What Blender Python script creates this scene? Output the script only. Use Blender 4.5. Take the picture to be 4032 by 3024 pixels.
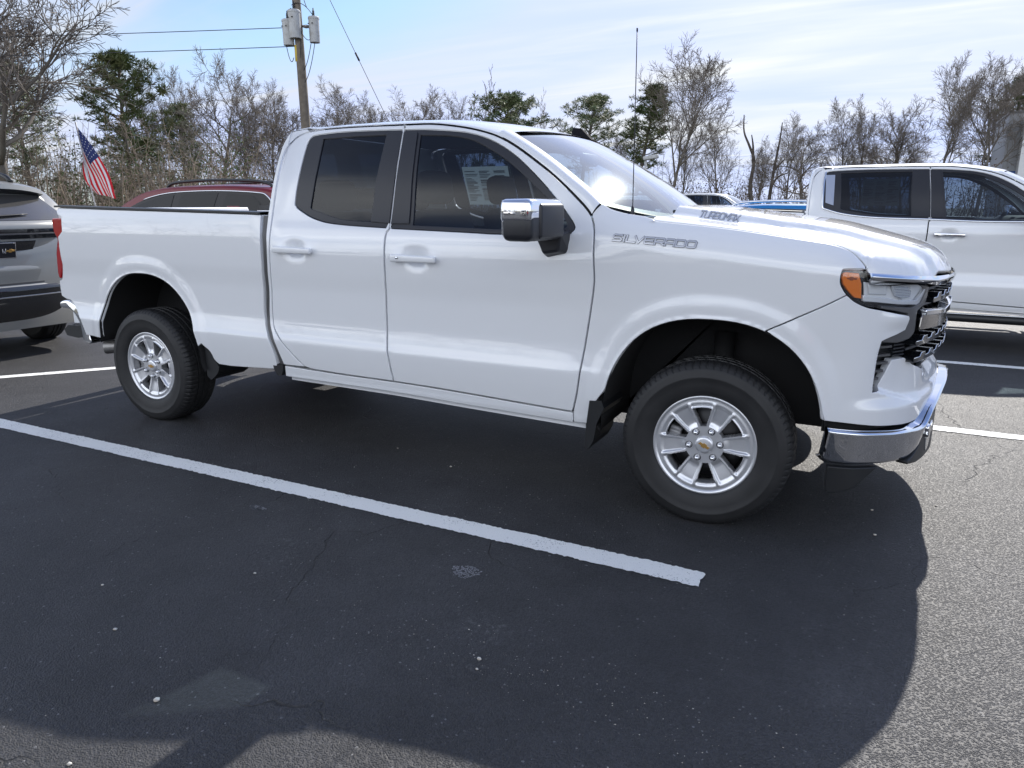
import bpy, bmesh, math, random
import numpy as np
from mathutils import Vector, Matrix, noise
from mathutils.geometry import delaunay_2d_cdt
R = math.radians
sc = bpy.context.scene
for _o in list(bpy.data.objects): bpy.data.objects.remove(_o)

# ------------------------------------------------------------------ camera
cam = bpy.data.cameras.new('camera'); cam_o = bpy.data.objects.new('camera', cam); sc.collection.objects.link(cam_o)
cam.sensor_fit = 'HORIZONTAL'; cam.sensor_width = 36.0; cam.lens = 25.781
cam.clip_start = 0.05; cam.clip_end = 2000
cam_o.location = (4.41847, -4.20946, 1.44444)
cam_o.rotation_euler = (math.pi/2 - 0.238968, 0, 0.471531)
sc.camera = cam_o

# ------------------------------------------------------------------ light
SUN_EL, SUN_AZ = R(36.0), R(2.5)          # azimuth from +Y towards +X
w = bpy.data.worlds.new('World'); sc.world = w; w.use_nodes = True
nt = w.node_tree; nt.nodes.clear()
def N(t, **k):
    n = nt.nodes.new(t)
    for a, b in k.items(): setattr(n, a, b)
    return n
def L(a, b): nt.links.new(a, b)
sky = N('ShaderNodeTexSky', sky_type='NISHITA', sun_disc=False, sun_elevation=SUN_EL, sun_rotation=SUN_AZ)
sky.air_density = 1.0; sky.dust_density = 0.7; sky.ozone_density = 2.5; sky.altitude = 50
tc = N('ShaderNodeTexCoord')
sep = N('ShaderNodeSeparateXYZ'); L(tc.outputs['Generated'], sep.inputs[0])
# project the view direction on a cloud deck, so that streaks lie in perspective
zz = N('ShaderNodeMath', operation='MAXIMUM'); L(sep.outputs['Z'], zz.inputs[0]); zz.inputs[1].default_value = 0.02
z2 = N('ShaderNodeMath', operation='ADD'); L(zz.outputs[0], z2.inputs[0]); z2.inputs[1].default_value = 0.10
dx = N('ShaderNodeMath', operation='DIVIDE'); L(sep.outputs['X'], dx.inputs[0]); L(z2.outputs[0], dx.inputs[1])
dy = N('ShaderNodeMath', operation='DIVIDE'); L(sep.outputs['Y'], dy.inputs[0]); L(z2.outputs[0], dy.inputs[1])
cmb = N('ShaderNodeCombineXYZ'); L(dx.outputs[0], cmb.inputs[0]); L(dy.outputs[0], cmb.inputs[1])
def cloud(rot, scale, sc_, det, dist, lo, hi):
    mp = N('ShaderNodeMapping'); mp.inputs['Rotation'].default_value = (0, 0, R(rot)); mp.inputs['Scale'].default_value = scale
    L(cmb.outputs[0], mp.inputs[0])
    nz = N('ShaderNodeTexNoise'); nz.inputs['Scale'].default_value = sc_; nz.inputs['Detail'].default_value = det
    nz.inputs['Roughness'].default_value = 0.55; nz.inputs['Distortion'].default_value = dist
    L(mp.outputs[0], nz.inputs['Vector'])
    mr = N('ShaderNodeMapRange', interpolation_type='SMOOTHSTEP'); mr.inputs[1].default_value = lo; mr.inputs[2].default_value = hi
    L(nz.outputs['Fac'], mr.inputs[0]); return mr.outputs[0]
c1 = cloud(20, (0.45, 1.1, 1), 0.7, 5, 0.6, 0.36, 0.78)
c2 = cloud(-8, (0.3, 1.7, 1), 1.3, 7, 1.2, 0.46, 0.80)
mx = N('ShaderNodeMath', operation='MULTIPLY'); L(c2, mx.inputs[0]); mx.inputs[1].default_value = 0.75
ad = N('ShaderNodeMath', operation='ADD', use_clamp=True); L(c1, ad.inputs[0]); L(mx.outputs[0], ad.inputs[1])
# thin bright veil towards the sun
sd = (math.sin(SUN_AZ)*math.cos(SUN_EL), math.cos(SUN_AZ)*math.cos(SUN_EL), math.sin(SUN_EL))
dot = N('ShaderNodeVectorMath', operation='DOT_PRODUCT'); L(tc.outputs['Generated'], dot.inputs[0]); dot.inputs[1].default_value = sd
vr = N('ShaderNodeMapRange', interpolation_type='SMOOTHSTEP'); vr.inputs[1].default_value = 0.62; vr.inputs[2].default_value = 1.0; L(dot.outputs['Value'], vr.inputs[0])
cb = N('ShaderNodeMath', operation='MULTIPLY_ADD'); L(vr.outputs[0], cb.inputs[0]); cb.inputs[1].default_value = 1.3; cb.inputs[2].default_value = 3.55
# unseen clouds opposite the sun, brightened to light the truck's shaded side; they bank up low, the sky above them is clear
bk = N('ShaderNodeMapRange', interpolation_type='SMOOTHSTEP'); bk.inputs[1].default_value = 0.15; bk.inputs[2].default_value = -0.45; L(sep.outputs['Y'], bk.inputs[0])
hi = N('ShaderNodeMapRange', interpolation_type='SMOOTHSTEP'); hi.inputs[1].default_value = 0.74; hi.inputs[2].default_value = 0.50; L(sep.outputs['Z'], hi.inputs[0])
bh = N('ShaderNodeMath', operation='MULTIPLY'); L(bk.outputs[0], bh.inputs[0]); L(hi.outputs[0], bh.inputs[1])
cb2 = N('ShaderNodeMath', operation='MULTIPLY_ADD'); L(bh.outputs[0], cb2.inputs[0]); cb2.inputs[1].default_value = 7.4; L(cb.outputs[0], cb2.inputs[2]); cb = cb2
ccol = N('ShaderNodeCombineXYZ')
for i, k in enumerate((0.965, 0.995, 1.02)):
    m_ = N('ShaderNodeMath', operation='MULTIPLY'); L(cb.outputs[0], m_.inputs[0]); m_.inputs[1].default_value = k; L(m_.outputs[0], ccol.inputs[i])
fa = N('ShaderNodeMath', operation='MULTIPLY_ADD', use_clamp=True); L(ad.outputs[0], fa.inputs[0]); fa.inputs[1].default_value = 0.92; fa.inputs[2].default_value = 0.0
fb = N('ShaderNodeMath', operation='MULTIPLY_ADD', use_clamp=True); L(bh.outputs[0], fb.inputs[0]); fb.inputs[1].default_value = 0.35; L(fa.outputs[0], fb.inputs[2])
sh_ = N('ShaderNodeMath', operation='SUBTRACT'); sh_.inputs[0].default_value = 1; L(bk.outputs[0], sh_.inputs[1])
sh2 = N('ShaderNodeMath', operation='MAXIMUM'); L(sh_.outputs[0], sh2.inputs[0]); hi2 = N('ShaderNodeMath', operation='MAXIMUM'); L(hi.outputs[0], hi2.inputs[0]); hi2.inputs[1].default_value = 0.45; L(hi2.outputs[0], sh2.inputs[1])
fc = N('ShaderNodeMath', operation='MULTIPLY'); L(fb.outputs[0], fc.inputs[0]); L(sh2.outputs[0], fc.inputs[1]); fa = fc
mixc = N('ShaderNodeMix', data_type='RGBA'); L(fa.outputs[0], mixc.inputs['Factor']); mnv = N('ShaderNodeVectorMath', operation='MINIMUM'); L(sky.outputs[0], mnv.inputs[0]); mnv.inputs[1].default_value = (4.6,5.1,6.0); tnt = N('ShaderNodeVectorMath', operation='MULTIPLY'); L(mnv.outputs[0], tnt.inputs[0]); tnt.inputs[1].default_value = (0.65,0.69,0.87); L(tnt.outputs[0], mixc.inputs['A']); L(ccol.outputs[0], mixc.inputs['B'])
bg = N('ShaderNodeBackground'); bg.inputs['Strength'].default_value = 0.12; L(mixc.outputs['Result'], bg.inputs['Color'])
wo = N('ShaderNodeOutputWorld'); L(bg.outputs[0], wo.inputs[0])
sun = bpy.data.lights.new('sun', 'SUN'); sun.energy = 3.05; sun.angle = R(0.53); sun.color = (1, 0.95, 0.88)
sun_o = bpy.data.objects.new('sun', sun); sc.collection.objects.link(sun_o)
sun_o.rotation_euler = Vector(sd).to_track_quat('Z', 'Y').to_euler()
sc.view_settings.view_transform = 'Standard'; sc.view_settings.look = 'None'; sc.view_settings.gamma = 1; sc.view_settings.exposure = 0.97
sc.cycles.max_bounces = 8; sc.cycles.transparent_max_bounces = 16; sc.cycles.glossy_bounces = 4
sc.cycles.caustics_reflective = False; sc.cycles.caustics_refractive = False; sc.cycles.sample_clamp_indirect = 6

# ------------------------------------------------------------------ materials
MAT = {}
def mat(name, col=(.5,.5,.5), rough=.5, metal=0, coat=0, spec=.5, bump=None, emis=None, noise_col=None, trans=0):
    if name in MAT: return MAT[name]
    m = bpy.data.materials.new(name); m.use_nodes = True
    t = m.node_tree; b = t.nodes['Principled BSDF']
    b.inputs['Base Color'].default_value = (*col, 1); b.inputs['Roughness'].default_value = rough; b.inputs['Metallic'].default_value = metal
    b.inputs['Coat Weight'].default_value = coat; b.inputs['Coat Roughness'].default_value = .012; b.inputs['Coat IOR'].default_value = 1.75; b.inputs['Specular IOR Level'].default_value = spec
    b.inputs['Transmission Weight'].default_value = trans
    tx = t.nodes.new('ShaderNodeTexCoord')
    if noise_col:
        c2_, s_, lo, hi = noise_col
        nz = t.nodes.new('ShaderNodeTexNoise'); nz.inputs['Scale'].default_value = s_; nz.inputs['Detail'].default_value = 5
        t.links.new(tx.outputs['Object'], nz.inputs['Vector'])
        mr = t.nodes.new('ShaderNodeMapRange'); mr.inputs[1].default_value = lo; mr.inputs[2].default_value = hi; t.links.new(nz.outputs['Fac'], mr.inputs[0])
        mm = t.nodes.new('ShaderNodeMix'); mm.data_type = 'RGBA'; mm.inputs['A'].default_value = (*col, 1); mm.inputs['B'].default_value = (*c2_, 1)
        t.links.new(mr.outputs[0], mm.inputs['Factor']); t.links.new(mm.outputs['Result'], b.inputs['Base Color'])
    if bump:
        s_, st, di = bump
        nz = t.nodes.new('ShaderNodeTexNoise'); nz.inputs['Scale'].default_value = s_; nz.inputs['Detail'].default_value = 4
        t.links.new(tx.outputs['Object'], nz.inputs['Vector'])
        bp = t.nodes.new('ShaderNodeBump'); bp.inputs['Strength'].default_value = st; bp.inputs['Distance'].default_value = di
        t.links.new(nz.outputs['Fac'], bp.inputs['Height']); t.links.new(bp.outputs[0], b.inputs['Normal'])
    if emis: b.inputs['Emission Color'].default_value = (*emis[0], 1); b.inputs['Emission Strength'].default_value = emis[1]
    MAT[name] = m; return m
def glass(name, tint, refl=1.0, rough=.0, ior=1.5, mul=1.2, film=0):
    m = bpy.data.materials.new(name); m.use_nodes = True; t = m.node_tree; t.nodes.clear()
    o = t.nodes.new('ShaderNodeOutputMaterial'); mxs = t.nodes.new('ShaderNodeMixShader'); tr = t.nodes.new('ShaderNodeBsdfTransparent'); g = t.nodes.new('ShaderNodeBsdfGlossy')
    ge = t.nodes.new('ShaderNodeNewGeometry'); dp = t.nodes.new('ShaderNodeVectorMath'); dp.operation = 'DOT_PRODUCT'; t.links.new(ge.outputs['Normal'], dp.inputs[0]); t.links.new(ge.outputs['Incoming'], dp.inputs[1])
    def mth(op, a, b=None):
        n = t.nodes.new('ShaderNodeMath'); n.operation = op
        for i, q in enumerate((a, b)):
            if q is None: continue
            if isinstance(q, (int, float)): n.inputs[i].default_value = q
            else: t.links.new(q, n.inputs[i])
        return n.outputs[0]
    fr = mth('ADD', mth('MULTIPLY', mth('POWER', mth('SUBTRACT', 1.0, mth('ABSOLUTE', dp.outputs['Value'])), 5.0), .96), .04)   # reflects the same from both sides of a single pane
    tr.inputs[0].default_value = (*tint, 1); g.inputs['Roughness'].default_value = rough; g.inputs['Color'].default_value = (refl, refl, refl, 1)
    # a second, inner reflection makes real glass reflect about twice one surface
    m2 = t.nodes.new('ShaderNodeMath'); m2.operation = 'MULTIPLY'; m2.use_clamp = True; m2.inputs[1].default_value = mul
    t.links.new(fr, m2.inputs[0]); t.links.new(m2.outputs[0], mxs.inputs[0]); t.links.new(tr.outputs[0], mxs.inputs[1]); t.links.new(g.outputs[0], mxs.inputs[2]); t.links.new(mxs.outputs[0], o.inputs[0])
    if film:      # a dusty film scatters part of the reflection
        g2 = t.nodes.new('ShaderNodeBsdfGlossy'); g2.inputs['Roughness'].default_value = .17; g2.inputs['Color'].default_value = (.9,.95,.9,1); mf = t.nodes.new('ShaderNodeMixShader'); mf.inputs[0].default_value = film
        t.links.new(g.outputs[0], mf.inputs[1]); t.links.new(g2.outputs[0], mf.inputs[2]); t.links.new(mf.outputs[0], mxs.inputs[2])
    MAT[name] = m; return m
WHITE = mat('white_paint', (.76,.775,.80), .35, coat=1.0, spec=.4)
BLACKP = mat('black_plastic', (.012,.013,.015), .42, bump=(900,.15,.001))
GLOSSB = mat('gloss_black', (.008,.009,.011), .12, coat=.6)
SATIN = mat('satin_black', (.016,.017,.022), .38)
VOID = mat('dark_interior', (.006,.006,.007), .8)
LINER = mat('wheel_liner', (.012,.012,.013), .85, bump=(120,.3,.004))
CHROME = mat('chrome', (.82,.83,.85), .035, 1)
ALLOY = mat('silver_alloy', (.70,.71,.74), .34, .75, coat=.5)
STEEL = mat('dull_steel', (.32,.31,.30), .45, .9, bump=(60,.2,.002))
RUBBER = mat('tyre_rubber', (.0105,.0108,.012), .6, bump=(300,.12,.001), noise_col=((.018,.018,.0195), 8, .4, .7))
GLASS_T = glass('tinted_glass', (.13,.17,.23))
GLASS_F = glass('front_glass', (.40,.47,.55))
GLASS_W = glass('windshield_glass', (.60,.68,.66), rough=.012, mul=2.0, film=.018)
GLASS_C = glass('clear_lens', (.88,.9,.92))
RED_L = mat('red_lens', (.34,.004,.008), .10, coat=.6)
AMBER = mat('amber_lens', (.90,.20,.006), .15, coat=1, bump=(90,.3,.003))
FABRIC = mat('seat_fabric', (.018,.019,.022), .8)
SMOKE = mat('grey_plastic', (.085,.085,.088), .35)
GOLD = mat('gold_emblem', (.62,.36,.10), .3, .7, coat=.5)

# ------------------------------------------------------------------ object helpers
def link(o): sc.collection.objects.link(o); return o
def tag(o, label=None, cat=None, group=None, kind=None):
    if label: o['label'] = label
    if cat: o['category'] = cat
    if group: o['group'] = group
    if kind: o['kind'] = kind
    return o
def thing(name, label, cat, loc=(0,0,0), rz=0, group=None):
    o = bpy.data.objects.new(name, None); link(o); o.location = loc; o.rotation_euler = (0,0,rz); o.empty_display_size = .2
    return tag(o, label, cat, group)
def mk(name, V, F, m, parent=None, smooth=True, normals=None, label=None):
    me = bpy.data.meshes.new(name); me.from_pydata([tuple(map(float, v)) for v in V], [], [tuple(int(i) for i in f) for f in F])
    ms = m if isinstance(m, (list, tuple)) else [m]
    for q in ms: me.materials.append(q)
    if smooth: me.polygons.foreach_set('use_smooth', [True]*len(me.polygons))
    if normals is not None: me.normals_split_custom_set_from_vertices([tuple(map(float, n)) for n in normals])
    me.update()
    o = bpy.data.objects.new(name, me); link(o)
    if parent is not None: o.parent = parent
    if label: o['label'] = label
    return o
class MB:
    def __init__(s): s.V = []; s.F = []; s.S = []; s.M = []
    def add(s, V, F, smooth=False, mi=0):
        b = len(s.V); s.V += [tuple(v) for v in V]; s.F += [tuple(b+i for i in f) for f in F]; s.S += [smooth]*len(F); s.M += [mi]*len(F); return s
    def box(s, x0,x1,y0,y1,z0,z1, mi=0, M=None):
        V = [(x,y,z) for x in (x0,x1) for y in (y0,y1) for z in (z0,z1)]
        if M: V = [tuple(M @ Vector(v)) for v in V]
        return s.add(V, [(0,1,3,2),(4,6,7,5),(0,4,5,1),(2,3,7,6),(0,2,6,4),(1,5,7,3)], False, mi)
    def rbox(s, c, d, bev=.01, seg=2, M=None, mi=0, taper=None):
        bm = bmesh.new(); bmesh.ops.create_cube(bm, size=1)
        for v in bm.verts:
            v.co = Vector((v.co.x*d[0], v.co.y*d[1], v.co.z*d[2]))
        if taper:
            for v in bm.verts: v.co = Vector(taper(v.co))
        bmesh.ops.bevel(bm, geom=list(bm.edges), offset=bev, segments=seg, profile=.5, affect='EDGES', clamp_overlap=True)
        bmesh.ops.recalc_face_normals(bm, faces=bm.faces)
        V = [v.co.copy() for v in bm.verts]; bm.verts.index_update()
        if M: V = [M @ v for v in V]
        V = [(v.x+c[0], v.y+c[1], v.z+c[2]) for v in V]
        F = [tuple(v.index for v in f.verts) for f in bm.faces]; bm.free()
        return s.add(V, F, True, mi)
    def tube(s, pts, rad, n=8, mi=0, cap=True, smooth=True):
        pts = [Vector(p) for p in pts]; rs = rad if isinstance(rad, (list, tuple)) else [rad]*len(pts)
        V = []; F = []; up = None
        for i, p in enumerate(pts):
            d = (pts[min(i+1, len(pts)-1)] - pts[max(i-1, 0)]).normalized()
            if up is None: up = Vector((0,0,1)) if abs(d.z) < .9 else Vector((1,0,0))
            a = d.cross(up).normalized(); b = a.cross(d); up = b
            for k in range(n):
                t = 2*math.pi*k/n; V.append(p + (a*math.cos(t) + b*math.sin(t))*rs[i])
        for i in range(len(pts)-1):
            for k in range(n):
                F.append((i*n+k, i*n+(k+1) % n, (i+1)*n+(k+1) % n, (i+1)*n+k))
        if cap: F += [tuple(range(n))[::-1], tuple(range((len(pts)-1)*n, len(pts)*n))]
        return s.add(V, F, smooth, mi)
    def lathe(s, prof, n=48, axis='y', mi=0, close=False, M=None, smooth=True):
        V = []; F = []
        for k in range(n):
            t = 2*math.pi*k/n
            for r, h in prof:
                v = (r*math.cos(t), h, r*math.sin(t)) if axis == 'y' else (r*math.cos(t), r*math.sin(t), h)
                V.append(tuple(M @ Vector(v)) if M else v)
        m_ = len(prof)
        for k in range(n):
            for i in range(m_-1 + (1 if close else 0)):
                a = k*m_+i; b = k*m_+(i+1) % m_; c = ((k+1) % n)*m_+(i+1) % m_; d = ((k+1) % n)*m_+i
                F.append((a,b,c,d) if axis == 'y' else (d,c,b,a))
        return s.add(V, F, smooth, mi)
    def prism(s, poly, y0, y1, axes='xz', mi=0, smooth=False):
        # poly: 2-D outline, extruded along the third axis between y0 and y1
        n = len(poly)
        def P(a, b, h): return (a,h,b) if axes == 'xz' else ((a,b,h) if axes == 'xy' else (h,a,b))
        V = [P(a,b,y0) for a,b in poly] + [P(a,b,y1) for a,b in poly]
        F = [(i,(i+1) % n,n+(i+1) % n,n+i) for i in range(n)] + [tuple(range(n))[::-1], tuple(range(n,2*n))]
        return s.add(V, F, smooth, mi)
    def build(s, name, m, parent=None, label=None, recalc=True, sharp=None):
        o = mk(name, s.V, s.F, m, parent, smooth=False, label=label); me = o.data
        me.polygons.foreach_set('use_smooth', s.S); me.polygons.foreach_set('material_index', s.M)
        if recalc:
            bm = bmesh.new(); bm.from_mesh(me); bmesh.ops.recalc_face_normals(bm, faces=bm.faces); bm.to_mesh(me); bm.free()
        if sharp is not None:
            me.set_sharp_from_angle(angle=R(sharp))
        me.update(); return o
def copy_tree(o, parent=None):
    c = o.copy(); link(c); c.parent = parent
    for ch in list(o.children): copy_tree(ch, c)
    return c
def smooth_poly(pts, n=6, closed=False):
    P = np.array(pts, float); out = []; m_ = len(P)
    for i in range(m_ if closed else m_-1):
        p1 = P[i]; p2 = P[(i+1) % m_]
        p0 = P[i-1] if (i > 0 or closed) else 2*p1-p2
        p3 = P[(i+2) % m_] if (i+2 < m_ or closed) else 2*p2-p1
        for k in range(n):
            t = k/n; out.append(.5*((2*p1)+(p2-p0)*t+(2*p0-5*p1+4*p2-p3)*t*t+(3*p1-p0-3*p2+p3)*t**3))
    if not closed: out.append(P[-1])
    return [tuple(v) for v in out]
# ---- plan curve of the right side and the nose, s = x up to 3.9
_P=np.array([(-3,-1),(3.5,-1),(3.9,-1.0),(4.1,-1.0),(4.22,-.985),(4.31,-.945),(4.40,-.875),(4.49,-.79),(4.545,-.71),(4.585,-.6),(4.635,-.42),(4.675,-.2),(4.69,0),(4.675,.2),(4.635,.42)])
def _dense():
    out=[]
    for a,b in zip(_P[:-1],_P[1:]):
        n=max(2,int(np.hypot(*(b-a))/.004))
        for i in range(n): out.append(a+(b-a)*i/n)
    out=np.array(out); d=np.r_[0,np.cumsum(np.hypot(*np.diff(out,axis=0).T))]
    sg=np.arange(0,d[-1],.004); xs=np.interp(sg,d,out[:,0]); ys=np.interp(sg,d,out[:,1])
    k=np.exp(-.5*(np.arange(-40,41)/10.)**2); k/=k.sum()
    xs2=np.convolve(np.pad(xs,40,mode='reflect',reflect_type='odd'),k,'valid'); ys2=np.convolve(np.pad(ys,40,mode='reflect',reflect_type='odd'),k,'valid')
    return sg-3.0,xs2,ys2
_S,_X,_Y=_dense()
_TX=np.gradient(_X,_S); _TY=np.gradient(_Y,_S)
def plan(s):
    x=np.interp(s,_S,_X); y=np.interp(s,_S,_Y); tx=np.interp(s,_S,_TX); ty=np.interp(s,_S,_TY)
    l=np.hypot(tx,ty); return x,y,ty/l,-tx/l   # outward normal
def sm(a,b,t):
    t=np.clip((t-a)/(b-a),0,1); return t*t*(3-2*t)
class Cub:
    # smooth interpolation, monotone-ish cubic (pchip)
    def __init__(s,x,y):
        s.x=np.array(x,float); s.y=np.array(y,float); h=np.diff(s.x); d=np.diff(s.y)/h
        m=np.zeros(len(x)); 
        for i in range(1,len(x)-1):
            if d[i-1]*d[i]>0:
                w1=2*h[i]+h[i-1]; w2=h[i]+2*h[i-1]; m[i]=(w1+w2)/(w1/d[i-1]+w2/d[i])
        m[0]=d[0]; m[-1]=d[-1]; s.m=m
    def __call__(s,t):
        t=np.asarray(t,float); tc=np.clip(t,s.x[0],s.x[-1])
        i=np.clip(np.searchsorted(s.x,tc)-1,0,len(s.x)-2); h=s.x[i+1]-s.x[i]; u=(tc-s.x[i])/h
        r=(2*u**3-3*u**2+1)*s.y[i]+(u**3-2*u**2+u)*h*s.m[i]+(-2*u**3+3*u**2)*s.y[i+1]+(u**3-u**2)*h*s.m[i+1]
        return r+np.where(t<s.x[0],(t-s.x[0])*s.m[0],0)+np.where(t>s.x[-1],(t-s.x[-1])*s.m[-1],0)
CAB=Cub([.30,.40,.50,.60,.66,.70,.80,.95,1.08,1.18,1.25,1.31,1.36,1.60,1.86],
        [-.10,-.035,-.015,-.002,.002,-.008,-.022,-.02,-.008,-.002,-.010,-.032,-.058,-.155,-.285])
BED=Cub([.30,.40,.50,.60,.66,.70,.80,.95,1.10,1.25,1.36,1.45],
        [-.10,-.035,-.015,-.002,.002,-.008,-.024,-.022,-.008,-.004,-.012,-.03])
FEN=Cub([.30,.45,.60,.80,.95,1.10,1.20,1.40],[-.05,-.03,-.020,-.020,-.012,-.004,0,-.010])
ZS=Cub([3.0,3.39,3.55,3.73,3.88,4.03,4.14,4.26,4.32,4.36,4.40,4.6],[1.42,1.387,1.363,1.347,1.33,1.312,1.30,1.286,1.275,1.255,1.235,1.15])
def fen(s,z):
    t=np.clip(z-ZS(s)+.13,0,.3); return FEN(z)-4.2*t*t
def arch_r(x,z,xc,zc,a,b,n):
    return ((np.abs(x-xc)/a)**n+(np.maximum(z-zc,0)/b)**n)**(1/n)
AR=(0.04,.38,.50,.628,2.35); AF=(3.757,.38,.50,.582,2.4)
def woff(s,z):
    s=np.asarray(s,float); z=np.asarray(z,float)
    f=sm(3.0,3.45,s); b=1-sm(1.05,1.3,s)
    w=CAB(z)*(1-f-b)+BED(z)*b+fen(s,z)*f
    for A in (AR,AF):
        r=arch_r(s,z,*A); d=(r-1)*.55
        w=w+.011*(1-sm(.04,.115,d))+.004*(1-sm(0,.02,d))*(d>-.05)
    return w
def surf(s,z,off=0.0,wf=woff):
    x,y,nx,ny=plan(s); w=wf(s,z)+off
    return np.stack([x+nx*w,y+ny*w,np.asarray(z,float)+0*x],-1)
# ------------------------------------------------------------------ trimmed surface panels
def dens(poly, h, closed=True):
    out = []; n = len(poly)
    for i in range(n if closed else n-1):
        a = np.array(poly[i], float); b = np.array(poly[(i+1) % n], float); k = max(1, int(math.ceil(np.hypot(*(b-a))/h)))
        out += [tuple(a+(b-a)*j/k) for j in range(k)]
    if not closed: out.append(tuple(poly[-1]))
    return out
def area(p): p = np.array(p); return .5*np.sum(p[:,0]*np.roll(p[:,1],-1)-np.roll(p[:,0],-1)*p[:,1])
def offset_poly(p, d):
    # d > 0 shrinks a counter-clockwise polygon
    p = np.array(p, float); e = np.roll(p,-1,0)-p; l = np.hypot(e[:,0],e[:,1])[:,None]+1e-12; n = np.stack([-e[:,1],e[:,0]],1)/l
    m = n+np.roll(n,1,0); q = (m*m).sum(1)[:,None]; m = np.where(q > .25, 2*m/np.maximum(q,.25), m/np.sqrt(np.maximum(q,1e-9)))
    return p+m*d, m/np.maximum(np.hypot(m[:,0],m[:,1])[:,None],1e-9)
def inside(P, poly):
    P = np.asarray(P, float); poly = np.asarray(poly, float); r = np.zeros(len(P), bool); x, y = P[:,0], P[:,1]
    for a, b in zip(poly, np.roll(poly,-1,0)):
        if a[1] == b[1]: continue
        c = ((a[1] > y) != (b[1] > y)) & (x < (b[0]-a[0])*(y-a[1])/(b[1]-a[1])+a[0]); r ^= c
    return r
def bdist(P, poly):
    P = np.asarray(P, float); d = np.full(len(P), 9e9); poly = np.asarray(poly)
    for a, b in zip(poly, np.roll(poly,-1,0)):
        e = b-a; t = np.clip(((P-a)@e)/(e@e+1e-12),0,1); q = P-a-t[:,None]*e; d = np.minimum(d, q[:,0]**2+q[:,1]**2)
    return np.sqrt(d)
def panel(name, outer, m, parent, holes=(), wf=None, off=0.0, gap=.003, depth=.02, hs=(.035,.022), mirror=False, S=None, rr=.004, bstep=.02, label=None, flip=False):
    if S is None: S = lambda s, z, o: surf(s, z, o, wf or woff)
    loops = [list(outer)]+[list(h) for h in holes]
    R0 = []; extra = []
    for i, lp in enumerate(loops):
        lp = dens(lp, bstep); lp = lp if (area(lp) > 0) == (i == 0) else lp[::-1]
        r0, nn = offset_poly(lp, gap+rr); R0.append(r0); extra.append((offset_poly(lp, gap+rr*.25)[0], offset_poly(lp, gap)[0], nn))
    pts = [tuple(v) for r in R0 for v in r]; edges = []; b = 0
    for r in R0: edges += [(b+i, b+(i+1) % len(r)) for i in range(len(r))]; b += len(r)
    o = R0[0]; mn, mx_ = o.min(0), o.max(0)
    gx = np.arange(mn[0]+hs[0]*.5, mx_[0], hs[0]); gz = np.arange(mn[1]+hs[1]*.5, mx_[1], hs[1])
    if len(gx) and len(gz):
        G = np.stack(np.meshgrid(gx,gz),-1).reshape(-1,2); ok = inside(G, o) & (bdist(G, o) > .45*hs[1])
        for h in R0[1:]: ok &= ~inside(G, h) & (bdist(G, h) > .45*hs[1])
        pts += [tuple(v) for v in G[ok]]
    res = delaunay_2d_cdt([Vector(q) for q in pts], edges, [], 0, 1e-6)
    V2 = np.array([(v.x,v.y) for v in res[0]]); T = np.array([tuple(f) for f in res[2] if len(f) == 3])
    c = V2[T].mean(1); ok = inside(c, o)
    for h in R0[1:]: ok &= ~inside(c, h)
    T = T[ok]; a2 = V2[T]; ar = (a2[:,1,0]-a2[:,0,0])*(a2[:,2,1]-a2[:,0,1])-(a2[:,2,0]-a2[:,0,0])*(a2[:,1,1]-a2[:,0,1])
    T = np.where((ar > 0)[:,None], T, T[:,::-1])
    def NR(q):
        h = 2e-4; ds = S(q[:,0]+h,q[:,1],off)-S(q[:,0]-h,q[:,1],off); dz = S(q[:,0],q[:,1]+h,off)-S(q[:,0],q[:,1]-h,off)
        n = np.cross(ds,dz); n /= np.linalg.norm(n,axis=1)[:,None]+1e-12; return n, ds/(2*h), dz/(2*h)
    V = [S(V2[:,0],V2[:,1],off)]; n0, _, _ = NR(V2); NN = [n0]; F = [tuple(t) for t in T]; base = len(V2)
    inv = {}
    for k, orig in enumerate(res[3]):
        for q in orig: inv[q] = k
    b = 0
    for r0, (r1, r2, nn) in zip(R0, extra):
        L_ = len(r0); n0, ds, dz = NR(r0); to = -(nn[:,:1]*ds+nn[:,1:]*dz); to /= np.linalg.norm(to,axis=1)[:,None]+1e-12
        ids = [[inv[b+i] for i in range(L_)]]
        for q, d, k in ((r1,rr*.3,.6),(r2,rr,1.0),(r2,rr,9),(r2,depth,9)):
            P0 = S(q[:,0],q[:,1],off); n1, _, _ = NR(q); P0 = P0-n1*d
            V.append(P0); kk = min(k,1); NN.append(n1*(1-kk)+to*kk); ids.append(list(range(base,base+L_))); base += L_
        for A, B in zip(ids[:-1], ids[1:]):
            if A is ids[2]: 
                pass
            for i in range(L_): F.append((A[(i+1) % L_],A[i],B[i],B[(i+1) % L_]))
        b += L_
    V = np.concatenate(V); NN = np.concatenate(NN); NN /= np.linalg.norm(NN,axis=1)[:,None]+1e-12
    if mirror: V = V*np.array([1,-1,1]); NN = NN*np.array([1,-1,1]); F = [f[::-1] for f in F]
    return mk(name, V, F, m, parent, normals=NN, label=label)
def both(*a, **k):
    return panel(*a, **k), panel(*a, mirror=True, **k)
def arch_pts(A, z0, z1=None, n=40, side=None, grow=0.0):
    # outline of a wheel arch, from the rear foot over the top to the front foot
    xc, zc, a, b, e = A; a += grow; b += grow; out = []
    for i in range(n+1):
        t = math.pi*(1-i/n); c, s_ = math.cos(t), math.sin(t)
        out.append((xc+a*math.copysign(abs(c)**(2/e), c), zc+b*abs(s_)**(2/e)))
    return out
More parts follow.
